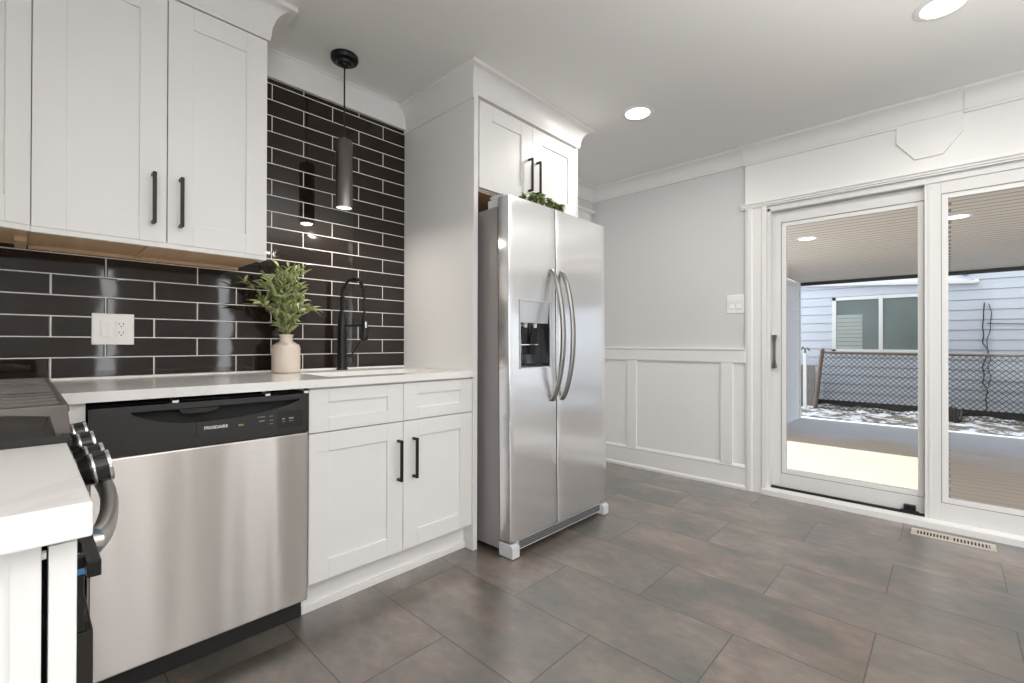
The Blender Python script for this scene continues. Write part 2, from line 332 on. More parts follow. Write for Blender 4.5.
def obj(name, bm, mat, parent=None, bevel=0.0, smooth=False, label=None, seg=2):
    bmesh.ops.recalc_face_normals(bm, faces=bm.faces)
    if parent is None:
        xs = [v.co.x for v in bm.verts]; ys = [v.co.y for v in bm.verts]; zs = [v.co.z for v in bm.verts]
        b = Vector(((min(xs) + max(xs)) / 2, (min(ys) + max(ys)) / 2, min(zs)))
    else: b = BASE[parent.name]
    for v in bm.verts: v.co -= b
    me = bpy.data.meshes.new(name); bm.to_mesh(me); bm.free(); me.materials.append(mat)
    o = bpy.data.objects.new(name, me); C.objects.link(o)
    BASE[o.name] = b
    if parent: o.parent = parent
    else: o.location = b
    if smooth:
        for p in me.polygons: p.use_smooth = True
        me.set_sharp_from_angle(angle=R(40))
    if bevel:
        md = o.modifiers.new('bevel', 'BEVEL'); md.width = bevel; md.segments = seg; md.limit_method = 'ANGLE'; md.angle_limit = R(40)
        md.harden_normals = False
    if label: o['label'] = label
    return o
def tag(o, label, cat, group=None):
    o['label'] = label; o['category'] = cat
    if group: o['group'] = group
    return o
def thing(name, label, cat, loc, group=None):
    o = bpy.data.objects.new(name, None); C.objects.link(o); o.location = loc; o.empty_display_size = 0.1
    BASE[o.name] = Vector(loc)
    return tag(o, label, cat, group)
def struct(o, label=None):
    o['kind'] = 'structure'
    if label: o['label'] = label
    return o
def box(name, mat, parent, dims, bevel=0.0, label=None):
    bm = nb(); bx(bm, *dims); return obj(name, bm, mat, parent, bevel, label=label)
def copy_tree(o, parent=None):
    c = o.copy(); C.objects.link(c)
    if parent: c.parent = parent
    for ch in list(o.children): copy_tree(ch, c)
    return c

# ------------------------------------------------------------------ room shell
XL, XR, YB, YF, CZ = -0.62, 3.57, 2.36, -4.4, 2.44
XW = -3.4
struct(box('floor', FLOOR, None, (XW - .1, XR + 0.02, YF - .1, YB + .1, -0.1, 0.0)), 'brown slate look tiles laid in half bond across the kitchen floor')
struct(box('ceiling', CEIL, None, (XW - .1, XR + .14, YF - .1, YB + .1, CZ, CZ + .1)), 'smooth white painted ceiling with recessed lights')
struct(box('wall_back', WALL, None, (XL - .1, XR + .14, YB + .008, YB + .12, 0, CZ)), 'painted back wall behind the fridge')
struct(box('backsplash_tile', TILE, None, (XL, 1.56, YB, YB + .008, 0.86, 2.305)), 'glossy dark brown subway tiles with white grout covering the back wall')
struct(box('wall_left', WALL, None, (XL - .12, XL, 0.3, YB, 0, CZ)), 'painted wall behind the range')
bm = nb(); bx(bm, XW, XL - .12, .2, .3, 0, CZ); struct(obj('wall_side', bm, WALL))
# far end wall with a wide window opening, and left wall of the living end
bm = nb()
for a, b in ((XW, -3.2), (-.6, .76), (.96, 2.28), (2.52, XR + .14)): bx(bm, a, b, YF - .12, YF, 0, CZ)
bx(bm, -3.2, -.6, YF - .12, YF, 0, .48); bx(bm, -3.2, -.6, YF - .12, YF, 2.15, CZ)
for a, b in ((.76, .96), (2.28, 2.52)): bx(bm, a, b, YF - .12, YF, 0, .22); bx(bm, a, b, YF - .12, YF, 2.18, CZ)
struct(obj('wall_front', bm, WALL))
bm = nb()
bx(bm, XW - .12, XW, YF, -3, 0, CZ); bx(bm, XW - .12, XW, -.4, .3, 0, CZ); bx(bm, XW - .12, XW, -3, -.4, 0, .48); bx(bm, XW - .12, XW, -3, -.4, 2.2, CZ)
struct(obj('wall_side', bm, WALL))
# right wall with the patio door opening Y -0.72..0.93, Z 0.03..2.0
DY0, DY1, DZ1 = -0.72, 0.925, 1.985
bm = nb()
bx(bm, XR, XR + .14, DY1, YB + .008, 0, CZ); bx(bm, XR, XR + .14, YF, DY0, 0, CZ); bx(bm, XR, XR + .14, DY0, DY1, DZ1, CZ); bx(bm, XR, XR + .14, DY0, DY1, -.1, .0)
struct(obj('wall_right', bm, WALL), 'light grey painted wall around the sliding door')

def crown_prof(h=0.118, p=0.09):
    """(out, z) profile: cove crown"""
    pr = [(0, 0), (0.012, 0), (0.012, 0.012)]
    for i in range(7):
        t = i / 6 * math.pi / 2
        pr.append((0.016 + (p - 0.026) * (1 - math.cos(t)), 0.016 + (h - 0.034) * math.sin(t)))
    pr += [(p - 0.004, h - 0.014), (p, h - 0.012), (p, h), (0, h)]
    return pr
# crown on right wall (two joined runs, a little step where the door header starts)
bm = nb(); prism(bm, crown_prof(.116, .075), 1.07, YB, lambda p, q, a: (XR - p, a, CZ - .116 + q))
struct(obj('trim_1', bm, TRIM, smooth=True), 'white cove crown moulding over the grey wall right of the fridge')
bm = nb(); prism(bm, crown_prof(.125, .07), -0.056, 1.074, lambda p, q, a: (XR - .02 - p, a, CZ - .125 + q))
struct(obj('trim_2', bm, TRIM, smooth=True), 'white crown moulding above the sliding door header')
bm = nb(); prism(bm, crown_prof(.125, .065), YF, -0.058, lambda p, q, a: (XR - .02 - p, a, CZ - .125 + q))
struct(obj('trim_3', bm, TRIM, smooth=True), 'white crown moulding run at the right edge')
# raised octagonal patch on header, under the crown joint
bm = nb(); prism(bm, [(.229, 2.316), (.229, 2.224), (.147, 2.111), (.027, 2.113), (-.056, 2.221), (-.054, 2.316)], XR - .032, XR - .0198, lambda p, q, a: (a, p, q))
struct(obj('trim_4', bm, TRIM, bevel=.001), 'white six-sided raised patch on the header board')
# header board, cornice strip, casings
bm = nb(); bx(bm, XR - .02, XR, DY0 - .15, 1.064, 2.035, 2.32); struct(obj('trim_5', bm, TRIM, bevel=.001), 'wide white header board above the sliding door')
bm = nb(); prism(bm, [(0.0, 2.003), (.026, 2.003), (.026, 2.010), (.034, 2.014), (.034, 2.022), (.042, 2.028), (.042, 2.035), (0, 2.035)], DY0 - .17, 1.09, lambda p, q, a: (XR - p, a, q))
struct(obj('trim_6', bm, TRIM), 'narrow white cornice strip under the header board')
def casing(y0, y1):
    bm = nb()
    prism(bm, [(y0, 0), (y0, .016), (y0 + .018 * (1 if y1 > y0 else -1), .022), (y0 + (y1 - y0) * .3, .022), (y0 + (y1 - y0) * .36, .016), (y0 + (y1 - y0) * .75, .016), (y0 + (y1 - y0) * .8, .024), (y1, .024), (y1, 0)], 0, 2.004,
          lambda p, q, a: (XR - q, p, a))
    return obj('trim_7', bm, TRIM)
struct(casing(1.064, .925), 'white moulded casing left of the sliding door')
struct(casing(DY0 - .147, DY0), 'white moulded casing right of the sliding door')
# wainscot on right wall
bm = nb(); bx(bm, XR - .006, XR, 1.064, YB, .17, .96); struct(obj('wainscot_panel', bm, TRIM), 'white wainscot backing below the chair rail')
bm = nb(); bx(bm, XR - .022, XR, 1.064, YB, .908, 1.008); bx(bm, XR - .03, XR, 1.064, YB, 1.000, 1.012); struct(obj('trim_8', bm, TRIM, bevel=.0015), 'white chair rail')
for y0, y1 in ((1.919, 2.005), (1.151, 1.2345)):
    struct(box('trim_9', TRIM, None, (XR - .02, XR, y0, y1, .17, .909), .0015), 'white vertical wainscot batten nearer the ' + ('fridge' if y0 > 1.5 else 'door casing'))
bm = nb(); prism(bm, [(0, 0), (.026, 0), (.026, .018), (.016, .032), (.015, .15), (.019, .158), (.012, .172), (0, .184)], 1.064, YB, lambda p, q, a: (XR - p, a, q))
struct(obj('baseboard_right', bm, TRIM), 'tall white baseboard right of the fridge')
bm = nb(); bx(bm, XR - .016, XR, YF, DY0 - .15, 0, .15); struct(obj('baseboard_right', bm, TRIM, bevel=.002))
# back wall right of fridge: crown + cased opening head
bm = nb(); prism(bm, crown_prof(.116, .09), 2.47, XR, lambda p, q, a: (a, YB + .008 - p, CZ - .116 + q))
struct(obj('trim_10', bm, TRIM, smooth=True), 'white crown moulding over the back wall beyond the fridge')
bm = nb(); bx(bm, 2.6, 3.50, YB - .012, YB + .008, 0, 2.205); bx(bm, 2.6, 3.53, YB - .02, YB + .008, 2.205, 2.216); bx(bm, 2.6, 3.55, YB - .035, YB + .008, 2.216, 2.236)
struct(obj('trim_11', bm, TRIM, bevel=.001), 'white capped casing head behind the fridge')
# fascia above tiles
bm = nb(); bx(bm, XL, 1.56, YB - .02, YB + .008, 2.305, 2.44); bx(bm, XL, 1.56, YB - .026, YB, 2.432, 2.44)
struct(obj('trim_12', bm, TRIM), 'white fascia board between the tiles and the ceiling')

# ------------------------------------------------------------------ sliding patio door
dr = thing('door_1', 'white vinyl sliding patio door with two glass panels', 'door', (XR + .07, .1, 0)); dr['kind'] = 'structure'
bm = nb()
bx(bm, XR - .004, XR + .14, .905, DY1, .02, DZ1); bx(bm, XR - .004, XR + .14, DY0, DY0 + .02, .02, DZ1)
bx(bm, XR - .004, XR + .14, DY0, DY1, 1.965, 2.004)
obj('door_frame', bm, VINYL, dr, .0015)
bm = nb(); prism(bm, [(-.035, 0), (-.035, .036), (-.005, .048), (.14, .048), (.14, 0)], DY0, .955, lambda p, q, a: (XR + p, a, q)); obj('threshold', bm, TRIM, dr, .001)
box('track', BLACKP, dr, (XR + .012, XR + .03, .105, .905, .045, .062))
def slider(x0, x1, y0, y1, z0, z1, st_l, st_r, rt, rb):
    bm = nb()
    bx(bm, x0, x1, y1 - st_l, y1, z0, z1); bx(bm, x0, x1, y0, y0 + st_r, z0, z1)
    bx(bm, x0, x1, y0 + st_r, y1 - st_l, z1 - rt, z1); bx(bm, x0, x1, y0 + st_r, y1 - st_l, z0, z0 + rb)
    p = obj('sliding_panel', bm, VINYL, dr, .0015)
    iy0, iy1, iz0, iz1 = y0 + st_r, y1 - st_l, z0 + rb, z1 - rt; t = .030; x = x0 + .006
    bm = nb()      # sloped glazing bead
    for (a0, a1, b0, b1) in ((iy1 - t, iy1, iz0, iz1), (iy0, iy0 + t, iz0, iz1)): bx(bm, x, x1, a0, a1, b0, b1)
    bx(bm, x, x1, iy0 + t, iy1 - t, iz1 - t, iz1); bx(bm, x, x1, iy0 + t, iy1 - t, iz0, iz0 + t)
    obj('glazing_bead', bm, TRIM, p, .002)
    bm = nb(); g = .0028                   # dark gasket line round the bead
    bx(bm, x0 + .002, x0 + .005, iy1 - g, iy1, iz0, iz1); bx(bm, x0 + .002, x0 + .005, iy0, iy0 + g, iz0, iz1)
    bx(bm, x0 + .002, x0 + .005, iy0, iy1, iz1 - g, iz1); bx(bm, x0 + .002, x0 + .005, iy0, iy1, iz0, iz0 + g)
    obj('gasket', bm, PEWTER, p)
    bm = nb(); bx(bm, x0 + .018, x0 + .022, iy0 + t - .002, iy1 - t + .002, iz0 + t - .002, iz1 - t + .002)
    obj('glass_pane', bm, GLASS, p)
    return p
pl = slider(XR + .045, XR + .08, .075, .905, .062, 1.962, .054, .032, .076, .088)
prr = slider(XR + .005, XR + .04, DY0 + .02, .106, .048, 1.966, .070, .070, .068, .10)
bm = nb()   # vertical ribs on meeting stile
bx(bm, XR - .002, XR + .006, .098, .106, .05, 1.964); bx(bm, XR + .001, XR + .006, .078, .09, .05, 1.964); obj('meeting_stile_rib', bm, VINYL, prr, .001)
# bow-tie pull handle
bm = nb()
hp = [(.016, 0), (.013, .01), (.0075, .06), (.0065, .115), (.0075, .17), (.013, .22), (.016, .232)]
prof = [(a, b) for a, b in hp] + [(-a, b) for a, b in hp[::-1]]
prism(bm, prof, XR + .012, XR + .024, lambda p, q, a: (a, .885 + p, .875 + q))
bx(bm, XR + .02, XR + .047, .876, .894, .88, .90); bx(bm, XR + .02, XR + .047, .876, .894, 1.082, 1.102)
obj('door_handle', bm, PEWTER, pl, .002, label='dark pewter pull handle pinched at its middle')
bm = nb(); bx(bm, XR + .018, XR + .046, .145, .20, .06, .098); bx(bm, XR + .008, XR + .03, .13, .215, .056, .068); obj('security_latch', bm, BLACKM, pl, .003)

# ------------------------------------------------------------------ shaker helpers
def shaker(bm, x0, x1, z0, z1, y, th=.02, st=.077, rl=.077, rec=.008, M=None):
    """door slab facing -Y with a recessed centre; front plane at y"""
    n0 = len(bm.verts)
    a, b, c, d = x0 + st, x1 - st, z0 + rl, z1 - rl
    bx(bm, x0, a, y, y + th, z0, z1); bx(bm, b, x1, y, y + th, z0, z1)
    bx(bm, a, b, y, y + th, z0, c); bx(bm, a, b, y, y + th, d, z1)
    bx(bm, a - .001, b + .001, y + rec, y + th - .001, c - .001, d + .001)
    if M is not None:
        bm.verts.ensure_lookup_table()
        for v in bm.verts[n0:]: v.co = M @ v.co
def pull_bm(x, z0, z1, y, vertical=True, s=.011):
    """square bar pull on a face at y (facing -Y)"""
    bm = nb()
    bx(bm, x - s / 2, x + s / 2, y - .036, y - .036 + s, z0, z1)
    bx(bm, x - s / 2, x + s / 2, y - .036 + s, y, z0, z0 + s); bx(bm, x - s / 2, x + s / 2, y - .036 + s, y, z1 - s, z1)
    return bm

# ------------------------------------------------------------------ base cabinet, sink side
t = thing('base_cabinet', 'white shaker base cabinet with two drawer fronts over two doors beside dishwasher', 'cabinet', (1.15, 2.05, 0))
bm = nb(); bx(bm, .738, 1.56, 1.772, 2.34, .13, .875); obj('body', bm, WHITE, t)
bm = nb(); bx(bm, .738, 1.56, 1.815, 2.34, 0, .14); bx(bm, .738, 1.56, 1.803, 1.815, 0, .028); obj('toe_kick', bm, WHITE, t, .001)
for x0, x1, st, lb, px in ((.7415, 1.1535, .077, 'left', 1.128), (1.1565, 1.558, .077, 'right', 1.2075)):
    bm = nb(); shaker(bm, x0, x1, .131, .697, 1.75, st=.077, rl=.073); d = obj('door', bm, WHITE, t, .0012)
    obj('handle', pull_bm(px, .444, .622, 1.75), BLACKM, d, .001, label='matt black square bar pull')
    bm = nb(); shaker(bm, x0, x1, .7015, .866, 1.75, st=.077, rl=.052); obj('drawer_front', bm, WHITE, t, .0012)

# ------------------------------------------------------------------ tall panel and cabinet over the fridge
t = thing('fridge_surround_cabinet', 'tall white side panel with two-door cabinet above the fridge', 'cabinet', (2.0, 2.05, 0))
bm = nb(); bx(bm, 1.56, 1.588, 1.742, YB, 0, 2.31); bx(bm, 1.554, 1.56, 1.744, YB, 2.285, 2.31)
obj('side_panel', bm, WHITE, t, .001)
bm = nb(); bx(bm, 2.445, 2.466, 1.75, YB, 0, 2.31); obj('side_panel', bm, WHITE, t, .001)
bm = nb(); bx(bm, 1.588, 2.445, 1.772, YB, 1.84, 2.31); obj('body', bm, WHITE, t)
bm = nb(); bx(bm, 1.60, 2.445, 1.78, YB - .02, 1.832, 1.8402); obj('underside', bm, RAWWOOD, t, label='raw wood underside')
for x0, x1, px in ((1.606, 2.014, 1.985), (2.0165, 2.452, 2.056)):
    bm = nb(); shaker(bm, x0, x1, 1.845, 2.292, 1.75, st=.09, rl=.078); d = obj('door', bm, WHITE, t, .0012)
    obj('handle', pull_bm(px, 1.909, 2.097, 1.75), BLACKM, d, .001, label='matt black square bar pull')
def crown_box(x0, x1, y1, yw, z0, zt, pl_, pf, pr_, mat, parent, label=None, n=8):
    """three sided crown: left return, front, right return, mitred. y1 = front plane"""
    bm = nb(); rings = []
    steps = [(0, 0), (.06, 0), (.08, .10)]
    for i in range(n + 1):
        a = i / n * math.pi / 2
        steps.append((.10 + .78 * (1 - math.cos(a)), .10 + .76 * math.sin(a)))
    steps += [(1.0, .88), (1.0, 1.0)]
    for o_, h in steps:
        z = z0 + (zt - z0) * h
        rings.append([bm.verts.new(p) for p in ((x0 - pl_ * o_, yw, z), (x0 - pl_ * o_, y1 - pf * o_, z), (x1 + pr_ * o_, y1 - pf * o_, z), (x1 + pr_ * o_, yw, z))])
    for a, b in zip(rings[:-1], rings[1:]):
        for k in range(3): bm.faces.new((a[k], a[k + 1], b[k + 1], b[k]))
        bm.faces.new((a[3], a[0], b[0], b[3]))
    bm.faces.new(rings[0][::-1]); bm.faces.new(rings[-1])
    return obj('crown_moulding', bm, mat, parent, smooth=True, label=label)
crown_box(1.556, 2.47, 1.745, YB, 2.305, CZ, .05, .062, .105, WHITE, t)

# ------------------------------------------------------------------ upper cabinet over the counter
t = thing('wall_cabinet', 'white two-door shaker wall cabinet above the counter and outlet', 'cabinet', (.35, 2.2, 1.38))
bm = nb(); bx(bm, .014, .682, 2.042, YB, 1.388, 2.30); obj('body', bm, WHITE, t)
bm = nb(); bx(bm, .014, .682, 2.024, 2.042, 1.379, 1.40); bx(bm, .672, .682, 2.042, 2.10, 1.379, 1.39); obj('light_rail', bm, WHITE, t, .001)
bm = nb(); bx(bm, .012, .668, 2.044, YB, 1.383, 1.3885); bx(bm, .3, .32, 2.044, 2.35, 1.377, 1.384); bx(bm, .012, .668, 2.335, YB, 1.372, 1.384); obj('underside', bm, RAWWOOD, t, label='raw plywood underside')
for x0, x1, px in ((.0165, .3495, .311), (.3525, .681, .390)):
    bm = nb(); shaker(bm, x0, x1, 1.396, 2.272, 2.02, st=.076, rl=.078); d = obj('door', bm, WHITE, t, .0012)
    obj('handle', pull_bm(px, 1.456, 1.632, 2.02), BLACKM, d, .001, label='matt black square bar pull')
crown_box(.016, .685, 2.02, YB, 2.277, CZ, .0, .045, .10, WHITE, t)
# corner wall cabinet, its door turned towards the room
ang = math.atan2(.10, .25)
M = Matrix.Translation((.0156, 2.0195, 0)) @ Matrix.Rotation(ang, 4, 'Z')
t = thing('corner_wall_cabinet', 'white angled corner wall cabinet at the top left edge', 'cabinet', (-.25, 2.15, 1.38))
bm = nb(); prism(bm, [(.0135, 2.041), (-.30, 2.041 - .3135 * .4), (XL + .002, 1.79), (XL + .002, 2.358), (.0135, 2.358)], 1.388, 2.30, lambda p, q, a: (p, q, a)); obj('body', bm, WHITE, t)
bm = nb(); prism(bm, [(.010, 2.044), (-.30, 2.044 - .3135 * .4), (XL + .01, 1.80), (XL + .01, 2.35), (.010, 2.35)], 1.382, 1.3885, lambda p, q, a: (p, q, a))
bx(bm, -.02, .008, 2.16, 2.34, 1.368, 1.383); obj('underside', bm, RAWWOOD, t, label='raw plywood underside with a cleat')
bm = nb(); n0 = 0
bx(bm, -.45, 0, .004, .022, 1.379, 1.40)
for v in bm.verts: v.co = M @ v.co
obj('light_rail', bm, WHITE, t, .001)
bm = nb(); shaker(bm, -.45, -.001, 1.396, 2.272, 0, st=.056, rl=.078, M=M); obj('door', bm, WHITE, t, .0012)
bm = nb(); prism(bm, [(0, 0), (-.02, .01), (-.045, .163), (0, .163)], -.45, 0, lambda p, q, a: M @ Vector((a, p, 2.277 + q)))
obj('crown_moulding', bm, WHITE, t)

# ------------------------------------------------------------------ counter with sink cut-out
t = thing('countertop', 'white quartz countertop running along the tiled wall', 'worktop', (.5, 2.04, .875))
bm = nb()
sx0, sx1, sy0, sy1 = .86, 1.42, 1.84, 2.14
def slab(bm, pts, z0, z1):
    prism(bm, pts, z0, z1, lambda p, q, a: (p, q, a))
slab(bm, [(XL, 1.645), (.042, 1.645), (.042, 1.73), (sx0, 1.73), (sx0, YB - .001), (XL, YB - .001)], .875, .905)
bx(bm, sx0, sx1, 1.73, sy0, .875, .905); bx(bm, sx0, sx1, sy1, YB - .001, .875, .905); bx(bm, sx1, 1.559, 1.73, YB - .001, .875, .905)
obj('slab', bm, QUARTZ, t)
bm = nb(); bx(bm, XL + .01, 1.559, YB - .004, YB - .001, .905, .910); obj('caulk_line', bm, WHITEP, t)
t = thing('kitchen_sink', 'steel undermount sink set in the white countertop', 'sink', (1.14, 2.05, .68))
bm = nb()
bx(bm, sx0 - .01, sx0, sy0 - .01, sy1 + .01, .68, .8745); bx(bm, sx1, sx1 + .01, sy0 - .01, sy1 + .01, .68, .8745)
bx(bm, sx0, sx1, sy0 - .01, sy0, .68, .8745); bx(bm, sx0, sx1, sy1, sy1 + .01, .68, .8745); bx(bm, sx0 - .01, sx1 + .01, sy0 - .01, sy1 + .01, .67, .68)
obj('basin', bm, RSTEEL, t)
bm = nb(); lathe(bm, [(.045, 0), (.045, .004), (.03, .004), (.028, .001)], (1.14, 2.05, .68), 24); obj('drain', bm, CHROME, t, smooth=True)

# filler left of dishwasher + blind corner base
t = thing('corner_base_cabinet', 'white filler strip of the corner base cabinet left of the dishwasher', 'cabinet', (-.25, 2.0, 0))
bm = nb(); bx(bm, XL + .005, .018, 1.66, 2.34, .1, .875); bx(bm, .018, .122, 1.75, 2.34, 0, .875); obj('body', bm, WHITE, t, .001)
bm = nb(); bx(bm, .018, .0365, 1.668, 1.749, .12, .866); obj('filler', bm, WHITE, t, .001)

# ------------------------------------------------------------------ dishwasher
t = thing('dishwasher', 'stainless steel dishwasher with black control panel under the counter', 'dishwasher', (.43, 2.05, 0))
bm = nb(); bx(bm, .126, .736, 1.79, 2.33, .09, .86); obj('tub', bm, DARK, t)
bm = nb(); bx(bm, .1265, .7335, 1.735, 1.79, .088, .712)
obj('door', bm, DWSTEEL, t, .006, seg=3)
# control panel: black, with a crescent pocket grip along its top
bm = nb()
x0, x1, yf, zb, zt = .1265, .7335, 1.733, .7145, .856
n = 40
def pocket(u):       # lower lip of the crescent as height
    s = (u - .215) / (.705 - .215)
    if s <= 0 or s >= 1: return None
    return zt - .018 - .048 * (1 - (2 * s - .72) ** 2 / (1.28 ** 2 if s > .36 else .72 ** 2)) ** .75 if (1 - (2 * s - .72) ** 2 / (1.28 ** 2 if s > .36 else .72 ** 2)) > 0 else None
bx(bm, x0, x1, yf, 1.79, zt - .018, zt)                     # top lip
bx(bm, x0, .215, yf, 1.79, zb, zt - .018); bx(bm, .705, x1, yf, 1.79, zb, zt - .018)
for i in range(n):
    a = .215 + (.705 - .215) * i / n; b_ = .215 + (.705 - .215) * (i + 1) / n
    za = pocket(a) or (zt - .018); zb2 = pocket(b_) or (zt - .018)
    vv = [bm.verts.new(p) for p in ((a, yf, zb), (b_, yf, zb), (b_, yf, zb2), (a, yf, za), (a, 1.775, zb), (b_, 1.775, zb), (b_, 1.775, zb2 - .006), (a, 1.775, za - .006))]
    bm.faces.new([vv[k] for k in (0, 1, 2, 3)]); bm.faces.new([vv[k] for k in (3, 2, 6, 7)]); bm.faces.new([vv[k] for k in (4, 7, 6, 5)])
pan = obj('control_panel', bm, PANELP, t)
bm = nb(); bx(bm, .2, .72, 1.766, 1.772, zb + .01, zt - .004); bx(bm, .216, .704, 1.737, 1.766, zt - .0195, zt - .0185); obj('grip_pocket_shade', bm, DARK, pan)  # dark backing and lip liner: the pocket's shade put into their colour
bm = nb()    # little door latch lever inside the pocket
prism(bm, [(.335, zt - .019), (.445, zt - .019), (.443, zt - .030), (.415, zt - .038), (.36, zt - .038), (.338, zt - .032)], 1.738, 1.77, lambda p, q, a: (p, a, q))
obj('latch_lever', bm, BLACKP, pan, .002)
bm = nb(); bx(bm, .379, .3802, yf - .0008, yf, .744, .793); bx(bm, .3805, .392, yf - .0004, yf, .744, .745); obj('panel_seam', bm, ENAMEL, pan)
def text(name, s, size, x, y, z, mat, parent, rot=(R(90), 0, 0), ext=.0003, align='LEFT', bold=0.0):
    c = bpy.data.curves.new(name, 'FONT'); c.body = s; c.size = size; c.extrude = ext; c.align_x = align; c.offset = bold
    c.materials.append(mat)
    o = bpy.data.objects.new(name, c); C.objects.link(o); o.parent = parent
    dg = bpy.context.evaluated_depsgraph_get(); me = bpy.data.meshes.new_from_object(o.evaluated_get(dg)); me.name = name
    bpy.data.objects.remove(o); bpy.data.curves.remove(c)
    if not me.materials: me.materials.append(mat)
    o = bpy.data.objects.new(name, me); C.objects.link(o); o.parent = parent
    o.location = Vector((x, y, z)) - BASE[parent.name]; o.rotation_euler = rot; BASE[o.name] = Vector((x, y, z))
    return o
text('brand_lettering', 'FRIGIDAIRE', .0132, .4005, yf - .0006, .7645, WHITEINK, pan, bold=.0004)
text('print', 'eco', .011, .499, yf - .0006, .7640, GREENINK, pan, bold=.0002)
for x, z, wd, h in ((.558, .785, .024, .0018), (.563, .770, .018, .0028), (.597, .7845, .011, .0018), (.597, .770, .012, .0015), (.597, .758, .011, .0015), (.639, .769, .009, .004), (.638, .761, .012, .0015), (.662, .769, .016, .005), (.662, .761, .016, .0015)):
    bm = nb(); bx(bm, x, x + wd, yf - .0009, yf, z, z + h); obj('button_print', bm, GREYINK, pan)
bm = nb(); bx(bm, .624, .711, yf - .0006, yf, .738, .798); obj('button_overlay', bm, BLACKP, pan)
bm = nb(); bx(bm, .150, .736, 1.80, 1.83, 0, .10); bx(bm, .128, .148, 1.785, 1.83, 0.0, .10); obj('toe_kick', bm, BLACKP, t, .001)
for x in (.318, .585, .718):
    bm = nb(); bx(bm, x, x + .016, 1.738, 1.775, .8645, .8749); bx(bm, x, x + .016, 1.738, 1.741, .857, .8749)
    obj('mounting_bracket', bm, WHITEP, t)

# ------------------------------------------------------------------ refrigerator
FX0, FX1 = 1.618, 2.476
fr = thing('refrigerator', 'stainless side-by-side refrigerator with in-door water dispenser', 'refrigerator', (2.03, 1.535, 0))
FYF = 1.53
bm = nb(); bx(bm, FX0 + .004, FX1 - .004, FYF + .085, 2.30, .03, 1.725); obj('body', bm, FRSIDE, fr, .003)
SPL = 1.979
def fdoor(x0, x1, hole=None):
    bm = nb()
    z0, z1 = .082, 1.768; th = .075; cv = .010
    # slightly bowed front between x0..x1 built as a lattice
    n = 10; xs = [x0 + (x1 - x0) * i / n for i in range(n + 1)]
    if hole: xs = sorted(set([round(a, 5) for a in xs if not (hole[0] - .012 < a < hole[0] + .012 or hole[1] - .012 < a < hole[1] + .012)] + [hole[0], hole[1]]))
    zs = [z0, z1] if not hole else [z0, hole[2], hole[3], z1]
    full = (FX0, FX1)
    def yy(x):
        s = (x - (FX0 + FX1) / 2) / ((FX1 - FX0) / 2); e = min(x - x0, x1 - x)
        return FYF + cv * s * s * .6 + (.0025 * (1 - min(1, e / .003)) ** 2)
    xs = sorted(xs + [x0 + .0015, x0 + .003, x1 - .003, x1 - .0015])
    g = {}
    for i, x in enumerate(xs):
        for j, z in enumerate(zs): g[i, j] = bm.verts.new((x, yy(x), z))
    for i in range(len(xs) - 1):
        for j in range(len(zs) - 1):
            if hole and hole[0] - 1e-4 <= xs[i] and xs[i + 1] <= hole[1] + 1e-4 and j == 1: continue
            bm.faces.new((g[i, j], g[i + 1, j], g[i + 1, j + 1], g[i, j + 1]))
    # sides, top, bottom, back
    L = [g[0, j] for j in range(len(zs))]; Rr = [g[len(xs) - 1, j] for j in range(len(zs))]
    LB = [bm.verts.new((x0, FYF + th, z)) for z in zs]; RB = [bm.verts.new((x1, FYF + th, z)) for z in zs]
    for j in range(len(zs) - 1):
        bm.faces.new((L[j], L[j + 1], LB[j + 1], LB[j])); bm.faces.new((Rr[j], RB[j], RB[j + 1], Rr[j + 1]))
        bm.faces.new((LB[j], LB[j + 1], RB[j + 1], RB[j]))
    m_ = len(xs)
    bm.faces.new([g[i, 0] for i in range(m_)] + [RB[0], LB[0]]); bm.faces.new([g[i, len(zs) - 1] for i in range(m_)][::-1] + [LB[-1], RB[-1]])
    if hole:
        hx = [x for x in xs if hole[0] - 1e-4 <= x <= hole[1] + 1e-4]; i0 = xs.index(hx[0]); i1 = xs.index(hx[-1])
        fr_ = [g[i0, 1], g[i1, 1], g[i1, 2], g[i0, 2]]
        # (the rim of the recess is covered by the dispenser housing)
    return bm
HX0, HX1, HZ0, HZ1 = 1.690, 1.930, .917, 1.262
d1 = obj('freezer_door', fdoor(FX0, SPL - .004, (HX0, HX1, HZ0, HZ1)), FRSTEEL, fr, smooth=True, label='left stainless door holding the dispenser')
d2 = obj('fridge_door', fdoor(SPL + .004, FX1), FRSTEEL, fr, smooth=True, label='right stainless door')
# dispenser
dp = box('dispenser_housing', DISPD, d1, (HX0 + .002, HX1 - .002, FYF + .066, FYF + .072, HZ0, HZ1))
bm = nb()
y0_, y1_ = FYF - .001, FYF + .07
y1_ = FYF + .004
bx(bm, HX0, HX0 + .004, y0_, y1_, HZ0, HZ1); bx(bm, HX1 - .004, HX1, y0_, y1_, HZ0, HZ1)
bx(bm, HX0, HX1, y0_, y1_, HZ0, HZ0 + .005); bx(bm, HX0, HX1, y0_, y1_, HZ1 - .004, HZ1)
obj('dispenser_bezel', bm, GREYP, dp)
bm = nb()
bx(bm, HX0, HX0 + .004, y1_, FYF + .07, HZ0, HZ1); bx(bm, HX1 - .004, HX1, y1_, FYF + .07, HZ0, HZ1); bx(bm, HX0, HX1, y1_, FYF + .07, HZ0, HZ0 + .012); bx(bm, HX0, HX1, y1_, FYF + .07, HZ1 - .004, HZ1)
obj('recess_wall', bm, DISPD, dp)
bm = nb(); prism(bm, [(FYF + .002, HZ1 - .005), (FYF + .06, HZ1 - .005), (FYF + .06, 1.148), (FYF + .012, 1.148)], HX0 + .006, HX1 - .006, lambda p, q, a: (a, p, q))
